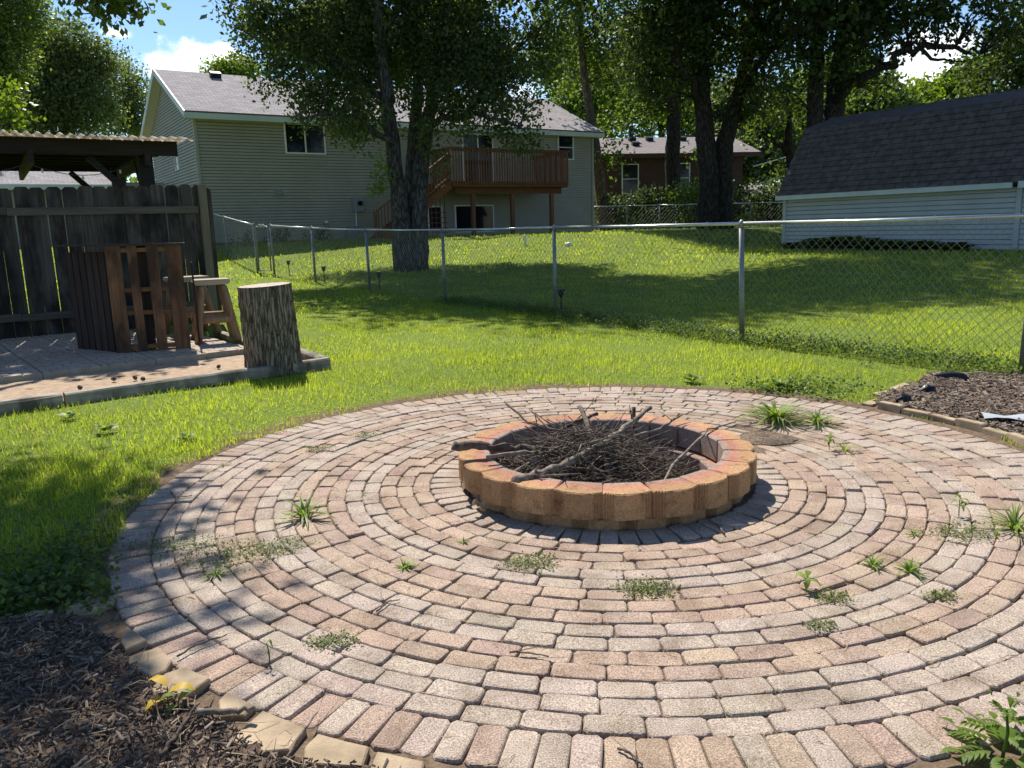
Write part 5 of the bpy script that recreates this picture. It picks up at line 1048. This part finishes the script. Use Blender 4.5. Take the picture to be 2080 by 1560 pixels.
for (a, b), lb in zip(zip(EP[:-1], EP[1:]), EL):
    d = Vector(b)-Vector(a); o = MB().prism([(-d.length/2+.006, -.026), (d.length/2-.006, -.026), (d.length/2-.006, .026), (-d.length/2+.006, .026)], -.05, .045, .006).build('edging_brick', MT['edge_stone'])
    o.location = ((a[0]+b[0])/2, (a[1]+b[1])/2, random.uniform(-.012, .008)); o.rotation_euler = (random.uniform(-.05, .05), random.uniform(-.03, .03), math.atan2(d.y, d.x)+random.uniform(-.06, .06)); tag(o, lb+' along the right bed', 'edging brick', 'thin edging bricks on the right bed')
MT['grey_strip'] = simple('faded_grey_plastic', (.33, .36, .38), (.42, .45, .46), 5, .5)
m = MB(); vs = []
for i in range(13):
    for k in range(4): vs.append((i*.07, k*.045-.02*math.sin(i*.5), .03+.012*math.sin(i*1.1+k)+(.012 if k in (1, 2) else 0)))
m.add(vs, [(i*4+k, i*4+k+1, (i+1)*4+k+1, (i+1)*4+k)[::-1] for i in range(12) for k in range(3)]); o = m.build('plastic_strip', MT['grey_strip'], None, True); o.location = (3.06, 5.02, .02); o.rotation_euler = (0, 0, R(-12)); tag(o, 'crumpled grey plastic edging strip lying on the wood chips', 'plastic strip')
for (x, y, r, sx, lb) in ((3.62, 6.46, .035, 3.0, 'black torn landscape fabric along the back of the right bed'), (3.16, 5.95, .035, 1.5, 'black lump of charred wood on the wood chips'), (2.84, 5.66, .025, 1.8, 'small charred chunk near the dirt corner')):
    m = MB().tube([(0, 0, -.02), (0, 0, .02), (.01, 0, .05), (0, .01, .065)], [r, r*1.2, r*.8, r*.2], 9, .3); o = m.build('black_lump', MT['black']); o.location = (x, y, .02); o.scale = (sx, 1, 1); o.rotation_euler = (0, 0, random.uniform(-.5, 0)); tag(o, lb, 'debris')

# ------------------------------------------------------------------ weeds on the pavers
def blades(n, h, spread, w, droop=1.0):
    vs, fs, tt = [], [], []
    for k in range(n):
        t = random.uniform(0, 6.28); L = h*random.uniform(.55, 1.2); e = random.uniform(.2, 1.0)*spread; d = Vector((math.cos(t), math.sin(t), 0)); s = Vector((-d.y, d.x, 0)); b = len(vs); tn = min(1, max(0, random.gauss(.6, .2))); o = d*random.uniform(0, h*.12)
        for q, (f, ww) in enumerate(((0, .8), (.4, 1), (.75, .8), (1, .08))):
            a = e*(f**1.2)*droop; c = o+d*(L*math.sin(a)*f+.0) + Vector((0, 0, max(.003, L*f*math.cos(a)))); vs += [c-s*w*ww/2, c+s*w*ww/2]; tt += [tn, tn]
        fs += [(b+2*q, b+2*q+1, b+2*q+3, b+2*q+2) for q in range(3)]
    return np.array(vs), np.array(fs), tt
def tuft(label, x, y, h, n, w=.006, spread=1.75, mat='weed', name='grass_tuft', cat='weed', grp='grass tufts in the paver joints'):
    V, F, T = blades(n, h, spread, w); o = link(name, npmesh(name, V, F, T, True), None, MT[mat]); o.location = (x, y, -.002); o.scale = (1.15, 1.15, .6); tag(o, label, cat, grp); return o
TUFTS = [(1.80, 5.30, .30, 150, .010, 'largest bright grass tuft beside the ant hole'), (2.04, 5.20, .20, 60, .009, 'smaller grass tuft joined to the largest one'), (-1.02, 3.67, .19, 46, .010, 'wide star shaped crabgrass tuft on the left pavers'), (-1.22, 3.03, .08, 26, .006, 'small tuft at the shade edge by the spurge mat'),
 (-.46, 3.04, .075, 30, .006, 'crabgrass tuft in front of the pit between two rings'), (1.96, 4.55, .12, 18, .006, 'upright grass tuft right of the pit'), (1.40, 2.94, .10, 22, .007, 'upright crabgrass pair on the right pavers'), (1.52, 2.88, .09, 26, .008, 'crabgrass tuft leaning beside its upright neighbour'),
 (2.17, 3.28, .20, 46, .007, 'long bladed tuft at the outer right ring'), (1.72, 3.25, .06, 12, .006, 'tiny tuft among the grey pavers right'), (1.36, 5.82, .07, 14, .005, 'sparse tuft behind the pit'), (.99, 6.31, .06, 12, .005, 'low tuft at the far patio edge'), (-.23, 3.29, .045, 9, .007, 'lone sprig front left of the pit'), (1.10, 5.75, .06, 12, .005, 'thin tuft behind the back rim'), (-1.73, 4.59, .06, 10, .005, 'thin sprig on the outer left ring')]
for x, y, h, n, w, lb in TUFTS: tuft(lb, x, y, h*.84, n, w)
def mat_weed(label, x, y, r, n, m='weed_dry', sz=.011, grp='spurge mats on the pavers'):
    a = rng.uniform(0, 6.28, n); q = r*np.sqrt(rng.uniform(0, 1, n))*rng.uniform(.5, 1.1, n); C = np.stack([q*np.cos(a)*1.35, q*np.sin(a), rng.uniform(.004, .014, n)], 1)
    V, F, T = leafcloud(C, 2, .006, sz, np.clip(rng.normal(.5, .25, n), 0, 1), up=1.2, aspect=.7); V[:, 2] = np.maximum(V[:, 2], .002)
    ms = 26; aa = rng.uniform(0, 6.28, ms); rad = r*rng.uniform(.6, 1.1, ms); E = np.stack([rad*np.cos(aa)*1.35, rad*np.sin(aa), 0*aa+.006], 1); sd = np.stack([-np.sin(aa), np.cos(aa), 0*aa], 1)*.0012
    SV = np.stack([0*E-sd+[0, 0, .005], 0*E+sd+[0, 0, .005], E+sd*.5, E-sd*.5], 1).reshape(-1, 3); F = np.concatenate([F, np.arange(4*ms).reshape(-1, 4)+len(V)]); V = np.concatenate([V, SV]); T = np.concatenate([T, np.full(4*ms, .3)])
    o = link('spurge_mat', npmesh('spurge_mat', V, F, T), None, MT[m]); o.location = (x, y, 0); tag(o, label, 'weed', grp)
for x, y, r, n, lb in ((-1.23, 3.22, .20, 420, 'largest sprawling spurge mat at the shade edge'), (-1.05, 3.30, .13, 220, 'spurge mat trailing from the largest one'), (-.63, 2.46, .075, 170, 'round spurge mat near the front left soldier row'), (.05, 3.05, .105, 260, 'spurge mat in front of the pit'), (.48, 2.79, .095, 320, 'dense green spurge mat below the pit'), (1.92, 3.24, .13, 260, 'flat yellowish spurge mat on the right grey ring'),
        (1.14, 2.68, .065, 120, 'spurge sprig next to the reddish seedling'), (1.52, 2.67, .05, 90, 'small spurge mat on the right pink ring'), (1.02, 2.48, .05, 60, 'sparse spurge on the near grey ring'), (-1.24, 4.89, .10, 90, 'thin weed mat on the back left rings'), (-.99, 5.2, .10, 70, 'faint weed mat near the far left edge'), (-1.55, 3.35, .20, 320, 'shaded weed mat between lawn and pavers')):
    mat_weed(lb, x, y, r, n)
def seedling(label, x, y, h, n, L, mat='weed', z=0):
    o = empty('seedling', (x, y, z), random.uniform(0, 6), label, 'weed', 'leafy seedlings on the patio and bed')
    MB().tube([(0, 0, -.02), (.004, 0, h*.5), (.0, .003, h)], [.0028, .0022, .0015], 5).build('stem', MT['weed'], o)
    for k in range(n):
        t = k*2.4+random.random(); zz = h*(.45+.55*k/max(1, n-1)); d = Vector((math.cos(t), math.sin(t), .25)); s = Vector((-d.y, d.x, 0)).normalized(); w = L*.24
        vs = []
        for f, ww, dz in ((0, .15, 0), (.35, 1, .01), (.7, .8, .004), (1, .05, -.02)): c = d*L*f+Vector((0, 0, zz+dz)); vs += [c-s*w*ww, c+s*w*ww+Vector((0, 0, .002))]
        link('leaf', npmesh('leaf', np.array(vs), np.array([(2*q, 2*q+1, 2*q+3, 2*q+2) for q in range(3)]), [random.uniform(.3, .9)]*8, True), o, MT[mat])
seedling('reddish green seedling standing alone on the right pavers', 1.07, 2.75, .055, 6, .05)
seedling('thin seedling casting a narrow shadow near the front left pavers', -.80, 2.33, .075, 3, .022)
seedling('tall seedling between two grey pavers on the right', 2.02, 3.44, .085, 6, .04)
seedling('brownish seedling beside the upright grass right of the pit', 1.88, 4.58, .08, 10, .04)
seedling('yellow and green leaved weed at the half lit edging block', -1.02, 2.10, .075, 3, .075, 'weed_yellow'); seedling('green leaves sprouting beside the yellow weed', -.985, 2.085, .05, 3, .055)
seedling('bright green plant sprouting inside the near rim of the pit', .38, 3.62, .12, 7, .10, z=-.03); seedling('pale leaf sprout inside the left rim of the pit', -.03, 3.80, .14, 4, .07, z=-.03); seedling('small sprout inside the pit near the right wall', .83, 4.1, .10, 3, .05, z=-.03)
# compound leaved sapling at the right front corner
o = empty('ash_sapling', (1.22, 1.80, 0), 0, 'young sapling with bright pinnate leaves at the patio corner', 'sapling')
MB().tube([(0, 0, -.02), (.01, 0, .09), (.005, .01, .17)], [.006, .005, .003], 6).build('stem', MT['weed'], o)
def pinnate(a, e, L, z, n=5):
    d = Vector((math.cos(a)*math.cos(e), math.sin(a)*math.cos(e), math.sin(e))); b0 = Vector((0, 0, z)); vs, fs, tt = [], [], []
    def leaf(c, dd, l, w):
        s = Vector((-dd.y, dd.x, .25)).normalized(); b = len(vs); tn = random.uniform(.35, 1)
        for f, ww, dz in ((0, .1, 0), (.3, 1, .006), (.65, .8, .0), (1, .03, -.014)): p = c+dd*l*f+Vector((0, 0, dz)); vs.extend([p-s*w*ww, p+s*w*ww]); tt.extend([tn, tn])
        fs.extend([(b+2*q, b+2*q+1, b+2*q+3, b+2*q+2) for q in range(3)])
    for k in range(n):
        c = b0+d*L*(.35+.6*k/n)+Vector((0, 0, -.03*(k/n)**2))
        for sd in (-1, 1): dd = (d+Vector((-d.y, d.x, 0))*sd*1.1).normalized(); leaf(c, dd, L*.34, L*.085)
    leaf(b0+d*L, d, L*.4, L*.10)
    m_ = link('leaf', npmesh('leaf', np.array(vs), np.array(fs), tt, True), o, MT['leaf_bright'])
for k in range(9): pinnate(k*2.4, .25+.09*k, .13-.008*k, .05+.014*k)
for k in range(7): pinnate(1.2+k*1.0, .1, .15, .02)
o.scale = (.8, .8, .72)
# dry stems and sticks on the ground
for lb, P, r in (('thin dark twig lying over the shaded soldier pavers', [(-1.112, 2.377, .012), (-1.074, 2.443, .016), (-.996, 2.513, .012)], .0035), ('forked twig on the left pink pavers', [(-.509, 2.659, .01), (-.475, 2.726, .013), (-.438, 2.747, .008)], .0035), ('short broken twig on the near pink ring', [(-.032, 2.351, .01), (.031, 2.342, .012), (.094, 2.321, .008)], .004),
        ('stout broken stick lying on the front mulch', [(-.903, 2.016, .045), (-.81, 2.005, .05), (-.744, 2.015, .055)], .011), ('curved grey stick at the corner of the front bed', [(-.937, 1.85, .03), (-.93, 1.962, .035), (-.912, 2.05, .05)], .007), ('small curved twig at the front soldier row', [(.25, 1.859, .008), (.284, 1.828, .012), (.303, 1.789, .008)], .004), ('long thin twig leaning on the largest tan block', [(-.603, 1.827, .03), (-.585, 1.905, .045), (-.576, 2.035, .02)], .004), ('pale short stick in the shadow of the pit', [(.886, 3.463, .012), (.907, 3.37, .014), (.91, 3.283, .012)], .006), ('tiny forked twig on the shaded left pavers', [(-1.856, 4.108, .01), (-1.771, 3.982, .012), (-1.70, 4.02, .01)], .004)):
    branch(lb, P, r, r*.6, 'stick_dark' if 'dark' in lb or 'curved' in lb else 'stick', 1, 'loose twigs on the patio and bed', 'fallen_twig')
# ant hole of loose soil
m = MB(); n = 26; vs = []
for q, (rad, z) in enumerate(((.005, -.012), (.045, .002), (.085, .026), (.13, .012), (.20, -.016))):
    for k in range(n): t = 2*math.pi*k/n; rd = rad*(1+random.uniform(-.15, .15)); vs.append((rd*1.25*math.cos(t), rd*math.sin(t), z+random.uniform(-.003, .004)))
m.add(vs, [(q*n+k, (q+1)*n+k, (q+1)*n+(k+1) % n, q*n+(k+1) % n) for q in range(4) for k in range(n)]); o = m.build('ant_mound', MT['joint'], None, True); o.location = (1.60, 4.87, .003); o.scale = (.72, .75, .7); tag(o, 'loose soil mound with a dark hole on the pavers right of the pit', 'soil mound')
# pine cones on the sand, a dry leaf by the pit
CL = ['dark pine cone on the sand closest to the stump', 'pine cone in the middle of the sand strip', 'second of two neighbouring cones on the sand', 'small dark cone by the slab edge on the sand', 'cone lying nearest the front timber on the sand']
for (x, y), lb in zip(((-2.95, 7.95), (-3.45, 7.35), (-3.55, 7.42), (-3.75, 7.4), (-3.85, 7.0)), CL):
    o = MB().tube([(-.025, 0, 0), (-.015, 0, .004), (0, 0, .006), (.02, 0, .002)], [.008, .022, .02, .006], 8, .25).build('pine_cone', MT['stick_dark']); o.location = (x, y, .045); o.rotation_euler = (0, 0, random.uniform(0, 3)); tag(o, lb, 'pine cone', 'pine cones on the sand')
m = MB(); vs = []
for i in range(5):
    for k in range(4): vs.append(((i-2)*.022*(1-abs(k-1.5)*.2), (k-1.5)*.022, .02+.02*abs(k-1.5)+.012*math.sin(i*1.7)))
m.add(vs, [(i*4+k, (i+1)*4+k, (i+1)*4+k+1, i*4+k+1) for i in range(4) for k in range(3)]); o = m.build('dry_leaf', MT['straw']); o.location = (-.18, 3.66, .0); o.rotation_euler = (.3, .2, .4); tag(o, 'curled dry brown leaf against the pit base', 'leaf')

# ------------------------------------------------------------------ lawn grass
TERR = [tuple(Vector((-1.86, 8.0))), tuple(Vector((-4.4, 12.3))), tuple(Vector((-9.5, 8.6))), tuple(Vector((-6.2, 4.4)))]
def lawn_ok(px, py):
    q = np.hypot(px-PC[0], py-PC[1]); ang = np.arctan2(py-PC[1], px-PC[0])
    edge = 2.475+.05*np.sin(ang*9)+.04*np.sin(ang*23+1) + .16*np.maximum(0, np.sin(ang*2.0-.2))*(ang > .15)*(ang < 1.3)
    ok = (q > edge) & (py > 2.45-.3*px)
    ok &= ~inpoly(px, py, TERR) & ~inpoly(px, py, BEDL) & ~inpoly(px, py, BEDR)
    return ok
def grass_band(d0, d1, dens, h, w, segs):
    half = R(66) if d1 < 10 else R(52); A = (d1**2-d0**2)*half; n = int(A*dens)
    d = np.sqrt(rng.uniform(d0**2, d1**2, n)); t = R(90)+rng.uniform(-half, half, n); px, py = d*np.cos(t), d*np.sin(t)
    ok = lawn_ok(px, py); px, py, d = px[ok], py[ok], d[ok]; n = len(px)
    pn = np.sin(px*1.3+py*.7)*np.sin(py*1.1-px*.5); pn2 = np.sin(px*4.1+1.3*np.sin(py*2.7))*np.sin(py*3.7+px)
    keep = rng.uniform(0, 1, n) < .80+.2*pn2; px, py, d, pn, pn2 = px[keep], py[keep], d[keep], pn[keep], pn2[keep]; n = len(px)
    rd = np.hypot(px-PC[0], py-PC[1]); dh = np.exp(-((rd-2.62)/.12)**2)*.25
    L = h*rng.uniform(.45, 1.25, n)*(1+.22*pn2)*(1-dh); a = rng.uniform(0, 6.28, n); e = np.abs(rng.normal(.45, .32, n)); ww = w*rng.uniform(.7, 1.3, n)
    D = np.stack([np.cos(a), np.sin(a), 0*a], 1); s = np.stack([-np.sin(a), np.cos(a), 0*a], 1)*ww[:, None]/2
    B = np.stack([px, py, zt(px, py)-.012], 1); up = np.array([0, 0, 1.0])
    pn3 = np.sin(px*2.3-py*1.9+2*np.sin(py*.9))*np.sin(px*.8+py*2.6); T = np.clip(.48+.16*pn+.12*pn2+rng.normal(0, .17, n), 0, .9); T = np.where(rng.uniform(0, 1, n) < .035+.10*np.maximum(0, pn3-.35), 1.0, T)
    def pt(f): an = e*f*1.5; return B + D*(L*f*np.sin(an))[:, None] + up*(L*f*np.cos(an*.85))[:, None]
    if segs == 1:
        V = np.stack([B-s, B+s, pt(1.0)], 1).reshape(-1, 3); return V, np.arange(3*n).reshape(-1, 3), np.repeat(T, 3)
    m1 = pt(.55); V = np.stack([B-s, B+s, m1+s*.8, m1-s*.8, pt(1.0)], 1).reshape(-1, 3); b = np.arange(n)*5
    F = np.concatenate([np.stack([b, b+1, b+2], 1), np.stack([b, b+2, b+3], 1), np.stack([b+3, b+2, b+4], 1)])
    return V, F, np.repeat(T, 5)
Vs, Fs, Ts, nb_ = [], [], [], 0
for a in ((1.6, 5.6, 6200, .062, .0040, 2), (5.6, 9, 2900, .062, .0058, 1), (9, 14, 1700, .058, .0072, 1), (14, 22, 560, .065, .014, 1), (22, 36, 120, .09, .036, 1)):
    V, F, T = grass_band(*a); Vs.append(V); Fs.append(F+nb_); Ts.append(T); nb_ += len(V)
lg = link('lawn_grass', npmesh('lawn_grass', np.concatenate(Vs), np.concatenate(Fs), np.concatenate(Ts)), None, MT['grass']); tag(lg, 'mown green lawn grass round the patio and beyond the fence', 'grass', kind='stuff')
# creeping ground cover under the fence and at the shaded lawn corner
C = []
for a, b in zip(FP[3:-1], FP[4:]):
    L = math.hypot(b[0]-a[0], b[1]-a[1]); n = int(L*330); t = rng.uniform(0, 1, n); w = rng.normal(0, .22, n)
    C.append(np.stack([a[0]+(b[0]-a[0])*t+w*.8, a[1]+(b[1]-a[1])*t+w*.55, .03+np.abs(rng.normal(0, .035, n))], 1))
for cx, cy, sx, sy, n in ((-1.85, 3.05, .22, .22, 420), (-2.0, 2.83, .35, .08, 260), (2.3, 6.25, .3, .18, 260)):
    x = rng.normal(cx, sx, n); y = rng.normal(cy, sy, n); k = (np.hypot(x-PC[0], y-PC[1]) > 2.46) & ~inpoly(x, y, BEDL) & ~inpoly(x, y, BEDR); x, y = x[k], y[k]
    C.append(np.stack([x, y, .02+np.abs(rng.normal(0, .018, len(x)))], 1))
C = np.concatenate(C); V, F, T = leafcloud(C, 5, .028, .026, np.clip(rng.normal(.35, .2, len(C)), 0, 1), up=1.0, aspect=.85)
tag(link('creeping_ground_cover', npmesh('creeping_ground_cover', V, F, T), None, MT['leaf_mid']), 'creeping leafy ground cover under the chain link fence', 'ground cover', kind='stuff')
# broadleaf weeds standing in the lawn
for x, y, r, lb in ((-2.9, 5.5, .09, 'yellowish broadleaf weed in the lawn before the long timber'), (-3.4, 5.95, .08, 'small leafy weed against the long timber'), (-2.2, 5.2, .08, 'low pale weed in the middle of the left lawn'), (2.15, 6.35, .12, 'dandelion rosette at the dirt corner by the right bed'), (1.55, 6.72, .10, 'dandelion rosette at the far patio edge'), (-3.05, 7.25, .05, 'green sprig growing in the sand strip')):
    hosta(lb, x, y, r, r*.8, 22, 'weed', 'weed', 'broadleaf weeds in the lawn').name = 'broadleaf_weed'
